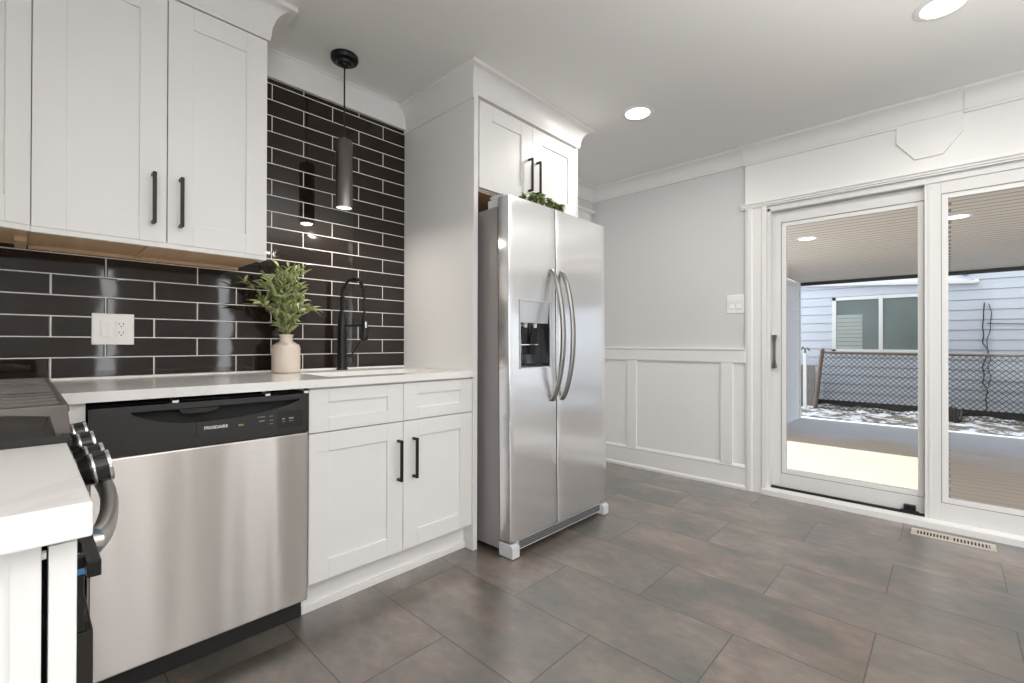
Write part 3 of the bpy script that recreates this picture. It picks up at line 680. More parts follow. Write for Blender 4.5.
cp = obj('control_display', bm, pmat('display_silver', (0.50, 0.51, 0.53), 0.2, 0.3), dp)
bm = nb(); bx(bm, HX0 + .08, HX0 + .15, FYF + .0145, FYF + .0175, 1.215, 1.218); obj('display_print', bm, GREYINK, dp)
for x in (HX0 + .075, HX0 + .15):
    bm = nb(); prism(bm, [(FYF + .03, 1.14), (FYF + .04, 1.14), (FYF + .062, .99), (FYF + .052, .985)], x - .022, x + .022, lambda p, q, a: (a, p, q))
    obj('dispenser_paddle', bm, BLACKP, dp, .003)
    bm = nb(); lathe(bm, [(.012, 0), (.014, .025)], (x, FYF + .035, 1.125), 16); obj('spout', bm, GREYP, dp, smooth=True)
bm = nb(); tube(bm, [(HX0 + .04, FYF + .03, 1.07), (HX0 + .05, FYF + .035, 1.0), (HX0 + .07, FYF + .045, .955), (HX0 + .10, FYF + .05, .94)], .0022, 8)
tube(bm, [(HX0 + .02, FYF + .03, 1.12), (HX0 + .045, FYF + .028, 1.135), (HX0 + .07, FYF + .03, 1.125)], .0022, 8)
bx(bm, HX0 + .04, HX0 + .17, FYF + .03, FYF + .034, 1.035, 1.039)
obj('protective_film_edge', bm, CHROME, dp)
bm = nb(); bx(bm, HX0 + .02, HX1 - .02, FYF + .01, FYF + .066, HZ0 + .012, HZ0 + .018)
obj('drip_tray', bm, BLACKP, dp, .002)
# bowed handles
def fhandle(x, dx):
    bm = nb(); pts = []; N = 26
    z0, z1 = .745, 1.43
    for i in range(N + 1):
        s = i / N; s = .5 - .5 * math.cos(math.pi * s); z = z0 + (z1 - z0) * s
        out = .002 + .078 * math.sin(math.pi * s) ** .62
        pts.append((x, FYF - out, z))
    tube(bm, pts, .0165, 16, sq=(1.0, .75))
    return bm
obj('handle', fhandle(SPL - .042, 0), HSTEEL, d1, smooth=True, label='bowed steel handle')
obj('handle', fhandle(SPL + .045, 0), HSTEEL, d2, smooth=True, label='bowed steel handle')
# base grille and feet covers
bm = nb(); bx(bm, FX0 + .05, FX1 - .05, FYF + .02, FYF + .045, .022, .078)
for k in range(5): bx(bm, FX0 + .07, FX1 - .07, FYF + .012, FYF + .022, .030 + k * .0095, .0345 + k * .0095)
obj('base_grille', bm, GREYP, fr)
bm = nb(); 
for k in range(4): bx(bm, FX0 + .07, FX1 - .07, FYF + .0105, FYF + .0125, .034 + k * .0095, .0405 + k * .0095)
obj('grille_slot', bm, DARK, fr)
for x in (FX0, FX1 - .052):
    bm = nb(); prism(bm, [(FYF - .008, .0035), (FYF - .008, .058), (FYF + .01, .068), (FYF + .085, .068), (FYF + .085, .0035)], x, x + .052, lambda p, q, a: (a, p, q))
    obj('foot_cover', bm, GREYP, fr, .003)
for x in (FX0 + .006, FX1 - .056):
    bm = nb(); bx(bm, x, x + .05, FYF + .045, FYF + .14, 1.768, 1.785); bx(bm, x + .004, x + .046, FYF + .085, FYF + .16, 1.726, 1.768)
    obj('hinge_cover', bm, GREYP, fr, .004)
bm = nb(); bx(bm, FX0 + .03, FX1 - .03, FYF + .075, FYF + .086, .085, 1.76); bx(bm, SPL - .0035, SPL + .0035, FYF + .0015, FYF + .08, .084, 1.766); obj('seal_and_seam_shade', bm, DARK, fr)  # seal behind the doors; added dark strip paints shade into the seam
fr.rotation_euler = (R(-0.7), 0, 0)

# ------------------------------------------------------------------ leaves
def leaf(bm, base, dirv, ln, wd, droop=.25, n=4):
    d = Vector(dirv).normalized(); side = d.cross(Vector((0, 0, 1)))
    if side.length < .1: side = Vector((1, 0, 0))
    side = (Matrix.Rotation(random.uniform(-.9, .9), 3, d) @ side.normalized())
    nrm = side.cross(d); prev = None
    for i in range(n + 1):
        s = i / n; c = Vector(base) + d * ln * s - Vector((0, 0, 1)) * droop * ln * s * s
        hw = wd * .5 * math.sin(math.pi * min(.98, .08 + .92 * s) ** .8)
        a = bm.verts.new(c - side * hw + nrm * hw * .25); m_ = bm.verts.new(c); b_ = bm.verts.new(c + side * hw + nrm * hw * .25)
        if prev: bm.faces.new((prev[0], prev[1], m_, a)); bm.faces.new((prev[1], prev[2], b_, m_))
        prev = (a, m_, b_)
random.seed(11)
VX, VY = .842, 2.240
t = thing('vase', 'cream ceramic bottle vase on the counter against the dark tiles', 'vase', (VX, VY, .905))
bm = nb()
prof = [(.030, 0), (.0395, .002), (.0415, .008), (.0418, .05), (.0415, .088), (.038, .101), (.028, .108), (.0205, .113), (.0185, .120), (.0185, .130), (.021, .135), (.0215, .139), (.018, .139), (.0165, .13), (.0165, .115), (.03, .10), (.036, .08), (.036, .01), (.001, .008)]
lathe(bm, [(a * 1.46, b * 1.27) for a, b in prof], (VX, VY, .905), 40); obj('body', bm, CERAMIC, t, smooth=True)
pt = thing('leafy_stems', 'bunch of green leafy stems standing in the cream vase', 'plant', (VX, VY, .92))
bl, bs = nb(), nb()
NB = 1.083
for k in range(44):
    th = random.uniform(0, 2 * math.pi); rad = random.uniform(.03, .18) * (1 if k > 4 else .3)
    if k > 4 and math.sin(th) > 0: rad = min(rad, .10 / max(.55, math.sin(th)))
    H_ = random.uniform(.10, .315) * (1 - .35 * (rad / .185) ** 2) + .02
    tip = Vector((VX + rad * math.cos(th), VY + rad * math.sin(th) * .9, NB + H_))
    b0 = Vector((VX + random.uniform(-.01, .01), VY + random.uniform(-.01, .01), .925)); b1 = Vector((VX + .012 * math.cos(th), VY + .012 * math.sin(th), NB))
    pts = []
    for i in range(11):
        s = i / 10
        if s < .3: p = b0.lerp(b1, s / .3)
        else:
            q = (s - .3) / .7; p = b1.lerp(tip, q) + Vector((0, 0, .04 * math.sin(math.pi * q)))
        pts.append(p)
    tube(bs, pts, [.0019 - .0010 * i / 10 for i in range(11)], 5)
    for i in range(3, 11):
        for j in range(3):
            a = random.uniform(0, 6.28); up = random.uniform(.1, 1.0)
            seg_d = (pts[i] - pts[i - 1]).normalized()
            d = Vector((math.cos(a), math.sin(a), up)) * .8 + seg_d * .7
            base = pts[i - 1].lerp(pts[i], random.random())
            if base.z < NB + .005: continue
            ln = random.uniform(.036, .078)
            if base.y + d.y * ln > 2.335: continue
            leaf(bl, base, d, ln, random.uniform(.010, .0165), random.uniform(.1, .7))
obj('stem', bs, STEM, pt); obj('foliage', bl, LEAF, pt)

# sprigs on the fridge top
t = thing('greenery_sprig', 'green leafy sprig lying on the front edge of the refrigerator top', 'plant', (1.9, 1.62, 1.77))
bl, bs = nb(), nb()
for k in range(20):
    x = 1.765 + .33 * k / 19 + random.uniform(-.01, .01); y = 1.60 + random.uniform(-.015, .03)
    h = .016 + .030 * math.sin(math.pi * min(1, (k + 1.5) / 20)) * random.uniform(.5, 1.2)
    p0 = Vector((x, y, 1.782)); p1 = Vector((x + random.uniform(-.01, .035), y - random.uniform(.0, .035), 1.792 + h))
    tube(bs, [p0, p0.lerp(p1, .5) + Vector((0, 0, .006)), p1], .0011, 5)
    for j in range(34):
        b = p0.lerp(p1, random.uniform(.15, 1)); a = random.uniform(0, 6.28)
        leaf(bl, b, (math.cos(a) * 1.0, math.sin(a) * .8 - .3, random.uniform(-.1, .7)), random.uniform(.018, .034), random.uniform(.007, .012), .3, 3)
tube(bs, [(1.76, 1.615, 1.779), (1.85, 1.62, 1.781), (1.95, 1.61, 1.781), (2.09, 1.61, 1.779)], .002, 6)
obj('stem', bs, STEM, t); obj('foliage', bl, LEAF2, t)

# ------------------------------------------------------------------ outlet on tiles and wall switch
t = thing('outlet_plate', 'white double wall plate with dimmer switch and outlet on the dark tiles', 'outlet', (.24, YB, 1.03))
bm = nb(); bx(bm, .179, .305, YB - .006, YB, 1.034, 1.154); obj('cover_plate', bm, WHITEP, t, .003)
bm = nb(); bx(bm, .203, .236, YB - .0085, YB - .005, 1.062, 1.128); bx(bm, .206, .233, YB - .010, YB - .008, 1.066, 1.094); obj('rocker_switch', bm, WHITEP, t, .0015)
bm = nb(); bx(bm, .249, .282, YB - .0085, YB - .005, 1.062, 1.128); o_ = obj('receptacle', bm, WHITEP, t, .0015)
for z in (1.105, 1.071):
    bm = nb(); bx(bm, .2575, .2595, YB - .0088, YB - .0084, z + .006, z + .014); obj('socket_slot', bm, DARK, o_)
    bm = nb(); bx(bm, .2705, .2725, YB - .0088, YB - .0084, z + .006, z + .014); obj('socket_slot', bm, DARK, o_)
    bm = nb(); lathe(bm, [(.0024, -.0088), (.0024, -.0084)], (.265, YB, z), 12, 'y'); obj('ground_hole', bm, DARK, o_)
t = thing('light_switch', 'white double rocker switch plate on the wall left of the sliding door', 'switch', (XR, 1.13, 1.26))
bm = nb(); bx(bm, XR - .006, XR, 1.0735, 1.194, 1.266, 1.401); obj('cover_plate', bm, WHITEP, t, .003)
for y in (1.094, 1.142):
    bm = nb(); prism(bm, [(-.006, 1.296), (-.0125, 1.300), (-.007, 1.334), (-.009, 1.366), (-.006, 1.368)], y, y + .034, lambda p, q, a: (XR + p, a, q)); obj('rocker_switch', bm, WHITEP, t, .0008)

# ------------------------------------------------------------------ faucet
t = thing('kitchen_faucet', 'matt black spring-neck kitchen faucet behind the sink', 'faucet', (1.14, 2.295, .905))
fx, fy = 1.137, 2.285
bm = nb(); lathe(bm, [(.028, 0), (.028, .006), (.0235, .010), (.0225, .16), (.0215, .26), (.018, .27), (.013, .285), (.013, .30)], (fx, fy, .905), 24); obj('body', bm, BLACKM, t, smooth=True)
ex, ey = 1.190, 2.155
def arc(s):
    # from body top up, over, and down to the spray head
    if s < .3: return Vector((fx, fy, 1.195 + (1.292 - 1.195) * s / .3))
    if s < .75:
        q = (s - .3) / .45 * math.pi; c = Vector(((fx + ex) / 2, (fy + ey) / 2, 1.292)); h = Vector(((fx - ex) / 2, (fy - ey) / 2, 0))
        return c + h * math.cos(q) + Vector((0, 0, .082)) * math.sin(q)
    q = (s - .75) / .25; return Vector((ex, ey, 1.292 - (1.292 - 1.17) * q))
bm = nb(); tube(bm, [arc(i / 40) for i in range(41)], .0055, 10); obj('hose', bm, BLACKM, t, smooth=True)
bm = nb(); cp_ = []
N = 420
for i in range(N + 1):
    s = .02 + .74 * i / N; p = arc(s); tg = (arc(min(1, s + .01)) - arc(max(0, s - .01))).normalized()
    a = tg.cross(Vector((ex - fx, ey - fy, 0)).cross(Vector((0, 0, 1))).normalized()).normalized(); b_ = tg.cross(a)
    th = i / N * 2 * math.pi * 24
    cp_.append(p + (a * math.cos(th) + b_ * math.sin(th)) * .0105)
tube(bm, cp_, .0026, 5); obj('spring', bm, BLACKM, t, smooth=True)
bm = nb(); lathe(bm, [(.012, .0), (.021, .012), (.0215, .03), (.014, .045), (.0135, .12), (.010, .128)], (ex, ey, 1.052), 20); obj('spray_head', bm, BLACKM, t, smooth=True)
bm = nb(); bx(bm, ex - .004, ex + .004, ey - .0175, ey - .013, 1.12, 1.15); obj('spray_button', bm, CHROME, t, .001, label='bright chrome button')
bm = nb(); tube(bm, [(fx, fy, 1.132), (ex, ey, 1.132)], .005, 8); tube(bm, [(ex, ey, 1.12), (ex, ey, 1.145)], .017, 16); obj('docking_arm', bm, BLACKM, t, smooth=True)
bm = nb(); tube(bm, [(fx, fy, .975), (fx + .05, fy - .01, .975)], .010, 12); tube(bm, [(fx + .045, fy - .01, .975), (fx + .085, fy - .035, 1.05)], .0035, 8); obj('lever', bm, BLACKM, t, smooth=True)

# ------------------------------------------------------------------ pendant
px, py = 1.074, 2.145
t = thing('pendant_light', 'slim cylinder pendant light with black canopy before the tiles', 'pendant light', (px, py, CZ))
bm = nb(); lathe(bm, [(.012, -.052), (.018, -.050), (.02, -.040), (.034, -.038), (.038, -.028), (.060, -.024), (.064, -.018), (.064, 0)], (px, py, CZ), 36); obj('canopy', bm, BLACKM, t, smooth=True)
bm = nb(); tube(bm, [(px, py, 2.39), (px, py, 2.035)], .004, 8); obj('cord', bm, BLACKP, t, smooth=True)
bm = nb(); lathe(bm, [(.006, .345), (.009, .340), (.010, .330), (.036, .328), (.0395, .322), (.0395, .0), (.036, 0), (.036, .02)], (px, py, 1.700), 36, cap=False); obj('lamp_shade', bm, PENDM, t, smooth=True)
bm = nb(); lathe(bm, [(.0355, 0), (.0355, .003)], (px, py, 1.703), 32); obj('lens', bm, LENSP, t)
lp = area('pendant_lamp', (px, py, 1.699), (0, 0, 0), .06, .06, 2.0, (1, .93, .84), 'DISK'); 

# ------------------------------------------------------------------ recessed lights
spots = [(2.552, 1.372, 'recessed ceiling light beyond the fridge cabinet'), (2.60, .02, 'recessed ceiling light at the top right edge')]
def can(x, y, label, first=None, lens=LENS, z=CZ, name='recessed_light', group='recessed ceiling lights', r_=.062):
    t = thing(name, label, 'ceiling light', (x, y, z), group)
    bm = nb(); lathe(bm, [(r_ + .008, -.001), (r_ + .010, -.005), (r_ + .030, -.004), (r_ + .035, 0), (r_ + .008, 0.002)], (x, y, z), 40, cap=False); obj('trim_ring', bm, WHITEP, t, smooth=True)
    bm = nb(); lathe(bm, [(r_ + .009, -.0035), (r_ + .009, -.001)], (x, y, z), 40); obj('lens', bm, lens, t)
    return t
for x, y, l in spots: can(x, y, l)
for x, y in ((2.6, 1.372), (2.6, .02), (2.6, -1.35), (2.6, -2.9), (.9, -1.0), (.9, -2.0), (.9, -3.0), (-1.2, -1.2), (-1.2, -2.9)):
    area('recessed_lamp', (x if y != 1.372 else 2.552, y, CZ - .008), (0, 0, 0), .10, .10, 5.0 if x > 2 else 3.5, (1.0, .96, .90), 'DISK')

# ------------------------------------------------------------------ near counter, near cabinet
t = thing('narrow_base_cabinet', 'narrow white base cabinet end in the lower left foreground', 'cabinet', (-.3, .7, 0))
bm = nb(); bx(bm, XL + .005, -.006, .572, .862, .1, .874); bx(bm, XL + .005, -.006, .61, .862, 0, .1); obj('body', bm, WHITE, t)
bm = nb(); bx(bm, -.006, .0122, .565, .862, .1, .874); obj('face_frame', bm, WHITE, t, .0008)
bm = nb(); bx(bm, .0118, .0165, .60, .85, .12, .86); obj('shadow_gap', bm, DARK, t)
bm = nb(); Mx = Matrix.Rotation(R(90), 4, 'Z')
# drawer front / door facing +X: build facing -Y then rotate
def shx(y0, y1, z0, z1, xf, th=.018, st=.06, rl=.06):
    bm = nb()
    a, b, c, d = y0 + st, y1 - st, z0 + rl, z1 - rl
    bx(bm, xf - th, xf, y0, a, z0, z1); bx(bm, xf - th, xf, b, y1, z0, z1); bx(bm, xf - th, xf, a, b, z0, c); bx(bm, xf - th, xf, a, b, d, z1)
    bx(bm, xf - th + .001, xf - .008, a - .001, b + .001, c - .001, d + .001); return bm
bm.free()
d = obj('door', shx(.565, .862, .12, .8665, .0345), WHITE, t, .001)
bm = nb(); bx(bm, .0445, .0555, .615, .725, .811, .827); bx(bm, .034, .046, .640, .652, .813, .825); bx(bm, .034, .046, .69, .702, .813, .825); obj('handle', bm, BLACKM, d, .001, label='matt black square bar pull')
bm = nb(); lathe(bm, [(.004, 0), (.0035, .003)], (.0122, .572, .858), 10, 'x'); obj('door_bumper', bm, WHITEP, t)
bm = nb(); bx(bm, XL, .043, .54, .883, .875, .905)
tag(obj('counter_end_slab', bm, QUARTZ, bevel=.002), 'white quartz counter piece in the near left corner, this side of the range', 'worktop')

# ------------------------------------------------------------------ gas range
rg = thing('gas_range', 'gas range with black grates and chrome-rimmed knobs at left edge', 'range', (-.3, 1.255, 0))
Y0, Y1 = .889, 1.642
bm = nb(); bx(bm, XL + .01, .030, Y0, Y1, .03, .895); obj('body', bm, BLACKP, rg, .002)
bm = nb(); prism(bm, [(XL + .01, .895), (.040, .895), (.048, .900), (.048, .908), (.036, .915), (XL + .01, .915)], Y0 - .004, Y1 + .004, lambda p, q, a: (p, a, q)); obj('cooktop', bm, ENAMEL, rg)
bm = nb(); prism(bm, [(.03, .898), (.046, .898), (.070, .785), (.066, .772), (.03, .772)], Y0, Y1, lambda p, q, a: (p, a, q)); fp = obj('front_panel', bm, BLACKP, rg, .001)
def knob(y):
    M = Matrix.Translation((.058, y, .822)) @ Matrix.Rotation(R(-10), 4, 'Y')
    bm = nb(); lathe(bm, [(.026, 0), (.026, .006), (.0245, .008)], (0, 0, 0), 28, 'x')
    for v in bm.verts: v.co = M @ v.co
    k = obj('knob', bm, CHROME, rg, smooth=True, label='chrome-rimmed black knob')
    bm = nb(); lathe(bm, [(.022, .006), (.0265, .022), (.0265, .046), (.022, .049)], (0, 0, 0), 28, 'x')
    for v in bm.verts: v.co = M @ v.co
    obj('knob_grip', bm, ENAMEL, k, .0005)
    bm = nb(); lathe(bm, [(.0268, .045), (.0274, .047), (.0262, .0505), (.022, .051)], (0, 0, 0), 28, 'x', cap=False); lathe(bm, [(.0268, .024), (.0274, .026), (.0268, .0285)], (0, 0, 0), 28, 'x', cap=False)
    for v in bm.verts: v.co = M @ v.co
    obj('knob_rim', bm, CHROME, k, smooth=True)
for y in (1.065, 1.15, 1.32, 1.485): knob(y)
bm = nb(); bx(bm, .03, .062, Y0 + .003, Y1 - .003, .634, .768); obj('door_top_panel', bm, BLACKP, rg, .001)
bm = nb(); bx(bm, .03, .072, Y0 + .003, Y1 - .003, .20, .632); od = obj('oven_door', bm, ENAMEL, rg, .002)
bm = nb(); bx(bm, .0715, .073, Y0 + .09, Y1 - .09, .28, .58); obj('window_glass', bm, DISPD, od)
bm = nb(); bx(bm, .03, .070, Y0 + .003, Y1 - .003, .05, .195); obj('drawer', bm, BLACKP, rg, .002)
bm = nb(); pts = []
for i in range(25):
    s = i / 24; pts.append((.074 + .044 * math.sin(math.pi * s) ** .7, Y0 + .03 + (Y1 - Y0 - .06) * s, .748))
tube(bm, pts, .0165, 14, sq=(.8, 1.2))
tube(bm, [(.05, Y0 + .035, .748), (.085, Y0 + .035, .748)], .013, 12); tube(bm, [(.05, Y1 - .035, .748), (.085, Y1 - .035, .748)], .013, 12)
obj('handle', bm, RSTEEL, rg, smooth=True, label='bowed stainless oven handle')
bm = nb(); bx(bm, .028, .0632, Y0 - .0005, Y0 + .06, .716, .792); obj('protective_film', bm, BLUEF, rg, label='blue protective film')
# grates
def grate(y0, y1):
    bm = nb(); z = .955; s = .0048
    x0_, x1_ = XL + .06, .042
    def bar(a, b, wd=s, h=.010):
        a, b = Vector(a), Vector(b); dv = (b - a).normalized(); sd = dv.cross(Vector((0, 0, 1))).normalized() * wd
        v = []
        for p in (a, b):
            for q, zz in ((-1, -h), (1, -h), (.8, 0), (-.8, 0)): v.append(bm.verts.new(p + sd * q + Vector((0, 0, zz))))
        for f in ((0, 3, 2, 1), (4, 5, 6, 7), (0, 1, 5, 4), (1, 2, 6, 5), (2, 3, 7, 6), (3, 0, 4, 7)): bm.faces.new([v[i] for i in f])
    bar((x0_, y0, z), (x1_, y0, z)); bar((x0_, y1, z), (x1_, y1, z)); bar((x0_, y0, z), (x0_, y1, z)); bar((x1_, y0, z), (x1_, y1, z))
    for f in (.26, .5, .74):
        yy = y0 + (y1 - y0) * f
        bar((x0_, yy, z), (x0_ + .22, yy, z)); bar((x1_ - .22, yy, z), (x1_, yy, z))
    xm = (x0_ + x1_) / 2; bar((xm, y0, z), (xm, y1, z))
    for xx in ((x0_ + xm) / 2, (x1_ + xm) / 2):
        bar((xx, y0, z), (xx, y0 + (y1 - y0) * .26, z)); bar((xx, y1 - (y1 - y0) * .26, z), (xx, y1, z))
    # legs sloping down at corners and midsides
    for xx in (x0_, xm):
        for yy in (y0, y1):
            bx(bm, xx - .011, xx + .009, yy - .006, yy + .006, .914, .946)
    # flared end skirts
    for yy in (y0, y1):
        prism(bm, [(x1_ - .07, .955), (x1_ + .002, .955), (x1_ + .006, .914), (x1_ - .010, .914), (x1_ - .016, .940), (x1_ - .07, .947)], yy - .005, yy + .005, lambda p, q, a: (p, a, q))
    return bm
w3 = (Y1 - Y0 - .02) / 3
for k in range(3):
    a = Y0 + .01 + k * w3
    obj('grate', grate(a + .008, a + w3 - .004), GRATE, rg, .0012)
for x, y in ((-.14, 1.0), (-.14, 1.51), (-.44, 1.0), (-.44, 1.51), (-.29, 1.255)):
    bm = nb(); lathe(bm, [(.05, 0), (.05, .006), (.036, .010), (.036, .018), (.033, .022), (.001, .023)], (x, y, .915), 28); obj('burner', bm, GRATE, rg, smooth=True)

# ------------------------------------------------------------------ floor register
t = thing('floor_register', 'beige slotted metal floor register in front of the sliding door', 'vent', (3.42, -.005, 0))
rx0, rx1, ry0, ry1 = 3.365, 3.478, -.172, .158
bm = nb()
bx(bm, rx0, rx0 + .026, ry0, ry1, .0005, .0035); bx(bm, rx1 - .026, rx1, ry0, ry1, .0005, .0035)
for a, b in ((ry0, ry0 + .022), (ry1 - .022, ry1), (-.013, -.001)): bx(bm, rx0 + .026, rx1 - .026, a, b, .0005, .0035)
obj('frame', bm, BEIGE, t)
bm = nb(); bx(bm, rx0 + .02, rx1 - .02, ry0 + .02, ry1 - .02, .0003, .0012); obj('duct_opening', bm, DARK, t)
for k in range(22):
    y = ry0 + .026 + k * .0133
    if -.02 < y < .0: continue
    bm = nb(); bx(bm, rx0 + .024, rx1 - .024, y, y + .006, .001, .0032); obj('slat', bm, BEIGE, t)

# ------------------------------------------------------------------ outdoors
PZ = -.17; SZ = 2.05
struct(box('patio_deck', DECK, None, (XR + .14, 9.0, -6, 1.98, PZ - .12, PZ)), 'wooden patio deck outside the sliding door, bluish grey further out')
bm = nb(); bx(bm, XR + .14, 8.8, -6, 1.80, SZ, SZ + .15); struct(obj('patio_ceiling', bm, SOFFIT), 'beige slatted patio ceiling seen through the door')
bm = nb(); bx(bm, 8.80, 8.86, -6, 1.86, SZ - .05, SZ + .2); struct(obj('patio_beam', bm, pmat('dark_fascia', (.035, .035, .035), .5)), 'thin dark beam along the outer edge of the patio ceiling')
bm = nb(); bx(bm, 6.6, 8.8, 1.81, 1.95, PZ, SZ)
for k in range(14): prism(bm, [(1.81, PZ + k * .16), (1.800, PZ + k * .16), (1.81, PZ + (k + 1) * .16 - .002)], 6.6, 8.79, lambda p, q, a: (a, p, q) if q < SZ else (a, p, SZ))
struct(obj('patio_side_wall', bm, PORCHW), 'white sided end wall of the patio')
bm = nb(); bx(bm, 8.79, 8.83, 1.785, 1.96, PZ, SZ); struct(obj('patio_corner_trim', bm, TRIM))
box_o = box('yard_ground', SNOW, None, (3.0, 40, -20, 20, -.9, -.36)); struct(box_o, 'snowy ground beyond the deck')
# house outer wall skin and eave
bm = nb(); bx(bm, XR + .141, XR + .17, DY1 + .05, 6, -.5, SZ); bx(bm, XR + .141, XR + .17, -6, DY0 - .05, -.5, SZ); bx(bm, XR + .141, XR + .17, DY0 - .05, DY1 + .05, 2.005, SZ)
struct(obj('wall_outside', bm, PORCHW))
for x, y, l in ((5.13, .985, 'warm recessed light in the patio ceiling seen through the left panel'), (5.045, -.045, 'warm recessed light in the patio ceiling seen through the right panel')):
    can(x, y, l, lens=LENSO, z=SZ, name='patio_light', group='patio ceiling lights', r_=.055)

# snow bank along the fence
bm = nb(); random.seed(3)
NX, NY = 10, 90; g = {}
for i in range(NX):
    for j in range(NY):
        x = 9.005 + i * .14; y = 2.6 - j * .10
        z = -.19 + .013 * i + random.uniform(-.018, .018) + .012 * math.sin(j * .9)
        g[i, j] = bm.verts.new((x, y, z))
for i in range(NX - 1):
    for j in range(NY - 1): bm.faces.new((g[i, j], g[i + 1, j], g[i + 1, j + 1], g[i, j + 1]))
o = obj('snow_bank', bm, PSNOW, smooth=True); tag(o, 'patchy snow lying under the chain-link fence', 'snow'); o['kind'] = 'stuff'

# chain-link fence
FXX = 9.9
fe = thing('chain_link_fence', 'rusty chain-link fence between the patio and the neighbouring house', 'fence', (FXX, -1, -.36))
bm = nb(); tube(bm, [(FXX, 1.66, .898), (FXX, -1, .883), (FXX, -4.5, .86)], .022, 10); obj('top_rail', bm, GALV, fe, smooth=True)
bm = nb(); tube(bm, [(FXX - .02, 1.80, -.36), (FXX, 1.67, .93)], .034, 12); lathe(bm, [(.036, 0), (.038, .03), (.012, .055)], (FXX, 1.67, .92), 12); obj('post', bm, GALV, fe, smooth=True, label='leaning rusty end post')
bm = nb(); tube(bm, [(FXX, -2.6, -.36), (FXX, -2.6, .93)], .03, 12); obj('post', bm, GALV, fe, smooth=True)
bm = nb(); zt_, zb_ = .88, -.23; ya, yb_ = 1.66, -4.4; hgt = zt_ - zb_; step = .075
def wire(p, q):
    tube(bm, [p, q], .0042, 4, cap=False)
k = 0; y = ya + hgt
while y > yb_:
    # descending one way
    for sgn in (1, -1):
        if sgn == 1: a, b_ = (y, zt_), (y - hgt, zb_)
        else: a, b_ = (y, zb_), (y - hgt, zt_)
        # clip to [yb_, ya]
        (yy0, zz0), (yy1, zz1) = a, b_
        if yy0 > ya: f = (yy0 - ya) / hgt; zz0 = zz0 + (zz1 - zz0) * f; yy0 = ya
        if yy1 < yb_: continue
        if yy0 - yy1 > .01: wire((FXX + .006 * sgn, yy0, zz0), (FXX + .006 * sgn, yy1, zz1))
    y -= step
o = obj('wire_mesh', bm, WIRE, fe)

# neighbouring house
HX = 10.3
nh = thing('neighbouring_house', 'white sided neighbouring house with a sliding window behind the fence', 'house', (HX + 2, 0, -.3))
bm = nb(); lap = .158; k = 0; z = .015
pr_ = []
while z < 3.2:
    pr_ += [(HX - .018, z), (HX - .004, z + lap - .008), (HX + .01, z + lap - .008), (HX + .01, z + lap)]; z += lap
pr_ = [(HX + .1, .015)] + pr_ + [(HX + .1, z)]
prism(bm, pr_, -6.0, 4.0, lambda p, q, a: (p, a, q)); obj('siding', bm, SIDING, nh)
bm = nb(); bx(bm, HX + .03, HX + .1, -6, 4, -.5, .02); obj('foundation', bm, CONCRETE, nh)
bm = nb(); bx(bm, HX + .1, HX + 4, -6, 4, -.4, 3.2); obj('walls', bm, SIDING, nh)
bm = nb(); prism(bm, [(4.0, 2.26), (-.28, 2.005), (-.28, 2.055), (4.0, 2.33)], HX - .10, HX - .01, lambda p, q, a: (a, p, q))
lathe(bm, [(.04, 0), (.04, .05)], (HX - .06, -.33, 2.03), 12, 'y'); obj('gutter_pipe', bm, TRIM, nh)
wy0, wy1, wz0, wz1 = .13, 1.575, .895, 1.90
bm = nb(); f = .06
bx(bm, HX - .05, HX, wy1 - f, wy1, wz0, wz1); bx(bm, HX - .05, HX, wy0, wy0 + f, wz0, wz1); bx(bm, HX - .05, HX, wy0, wy1, wz1 - f, wz1); bx(bm, HX - .05, HX, wy0, wy1, wz0, wz0 + f)
bx(bm, HX - .06, HX, .845, .90, wz0, wz1)
wn = obj('window', bm, TRIM, nh, .004)
bm = nb(); bx(bm, HX - .030, HX - .022, wy0 + f, wy1 - f, wz0 + f, wz1 - f); obj('pane', bm, HOUSEGLASS, wn)
bm = nb()
for kk in range(9): bx(bm, HX - .034, HX - .030, 1.13, wy1 - f, wz0 + f + kk * .07, wz0 + f + kk * .07 + .062)
obj('blind', bm, BLIND, wn, label='pale slatted blind behind the left sash')
bm = nb(); lathe(bm, [(.05, -.09), (.06, -.05), (.03, 0)], (HX - .01, -.18, 2.19), 16, 'x'); obj('wall_lamp', bm, PEWTER, nh, smooth=True)

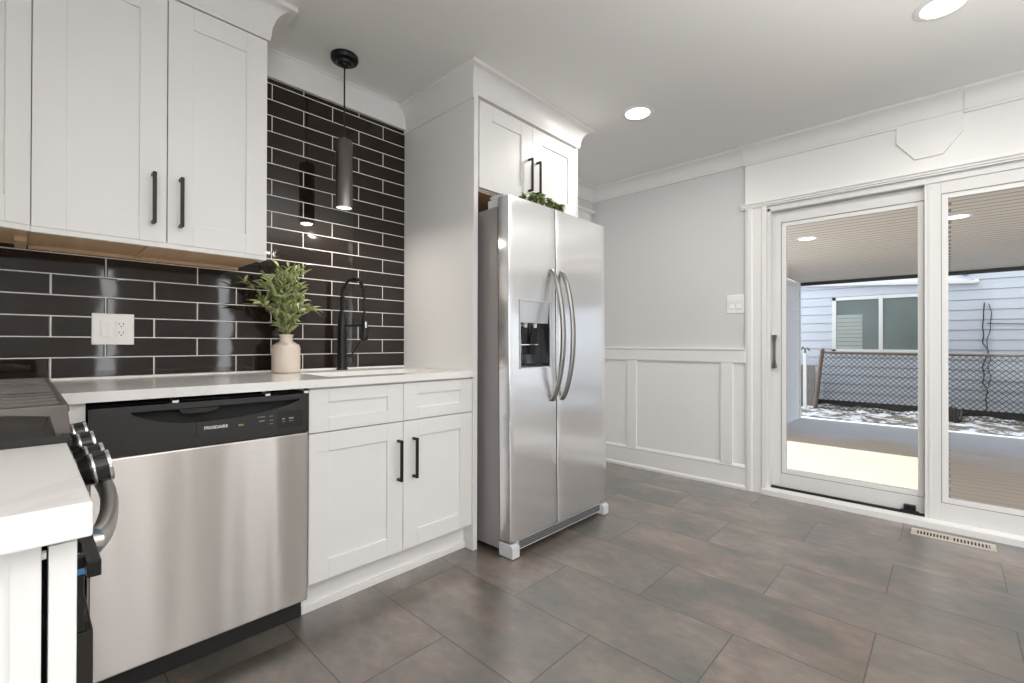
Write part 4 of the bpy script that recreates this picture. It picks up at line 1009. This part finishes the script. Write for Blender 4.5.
# cables on the neighbour wall
bm = nb(); random.seed(5)
def wig(y, z0, z1, n, amp, x=HX - .035):
    return [(x, y + random.uniform(-amp, amp), z0 + (z1 - z0) * i / n) for i in range(n + 1)]
tube(bm, wig(-.40, 1.70, -.05, 14, .035), .008, 5); tube(bm, wig(-.44, 1.68, .4, 9, .03), .006, 5)
tube(bm, [(HX - .03, -.42, 1.37), (HX - .03, -.9, 1.35), (HX - .03, -2.2, 1.33)], .007, 5)
tag(obj('vine_stems', bm, BARK), 'thin dark dead vine climbing the white siding', 'vine')
# shrub stubs by the fence
sh = thing('dead_shrub', 'dark leafless shrub stub in the snow by the fence', 'shrub', (9.75, -.05, -.3))
bm = nb()
for k in range(46):
    a = random.uniform(0, 6.28); r1 = random.uniform(.02, .12)
    tube(bm, [(9.75 + .03 * math.cos(a), -.05 + .03 * math.sin(a), -.3), (9.75 + r1 * math.cos(a), -.05 + r1 * math.sin(a) * .7, -.1), (9.75 + r1 * 1.3 * math.cos(a + .4), -.05 + r1 * .9 * math.sin(a + .4), random.uniform(-.02, .10))], [.016, .010, .004], 5)
obj('branch', bm, BARK, sh)
bm = nb()
for k in range(40):
    y = random.uniform(-.75, -.15); x = random.uniform(9.7, 9.82)
    tube(bm, [(x, y, -.28), (x + random.uniform(-.05, .05), y + random.uniform(-.1, .1), -.20), (x, y + random.uniform(-.15, .15), random.uniform(-.2, -.12))], .009, 4)
tag(obj('twig_litter', bm, BARK), 'low dark twigs scattered in the snow under the fence', 'twigs')
# things left of the fence post: side fence, white post
bm = nb()
for k in range(7): bx(bm, 9.98, 10.02, 1.80 + k * .105, 1.80 + k * .105 + .10, -.36, .66)
tag(obj('plank_fence', bm, GREYWOOD, bevel=.003), 'weathered grey plank fence left of the chain-link post', 'fence')
t = thing('white_gate_post', 'slim white post with a scrolled metal latch beside the patio wall', 'post', (9.7, 1.9, -.36))
bm = nb(); bx(bm, 9.68, 9.73, 1.875, 1.92, -.36, .88); obj('shaft', bm, TRIM, t, .004)
bm = nb(); tube(bm, [(9.70, 1.83, .93), (9.70, 1.86, .97), (9.70, 1.90, .95), (9.70, 1.93, .99), (9.70, 1.96, .95)], .018, 8); tube(bm, [(9.70, 1.8975, .87), (9.70, 1.8975, .97)], .014, 8); obj('scroll_latch', bm, PEWTER, t, smooth=True)
print('built', len(bpy.data.objects))
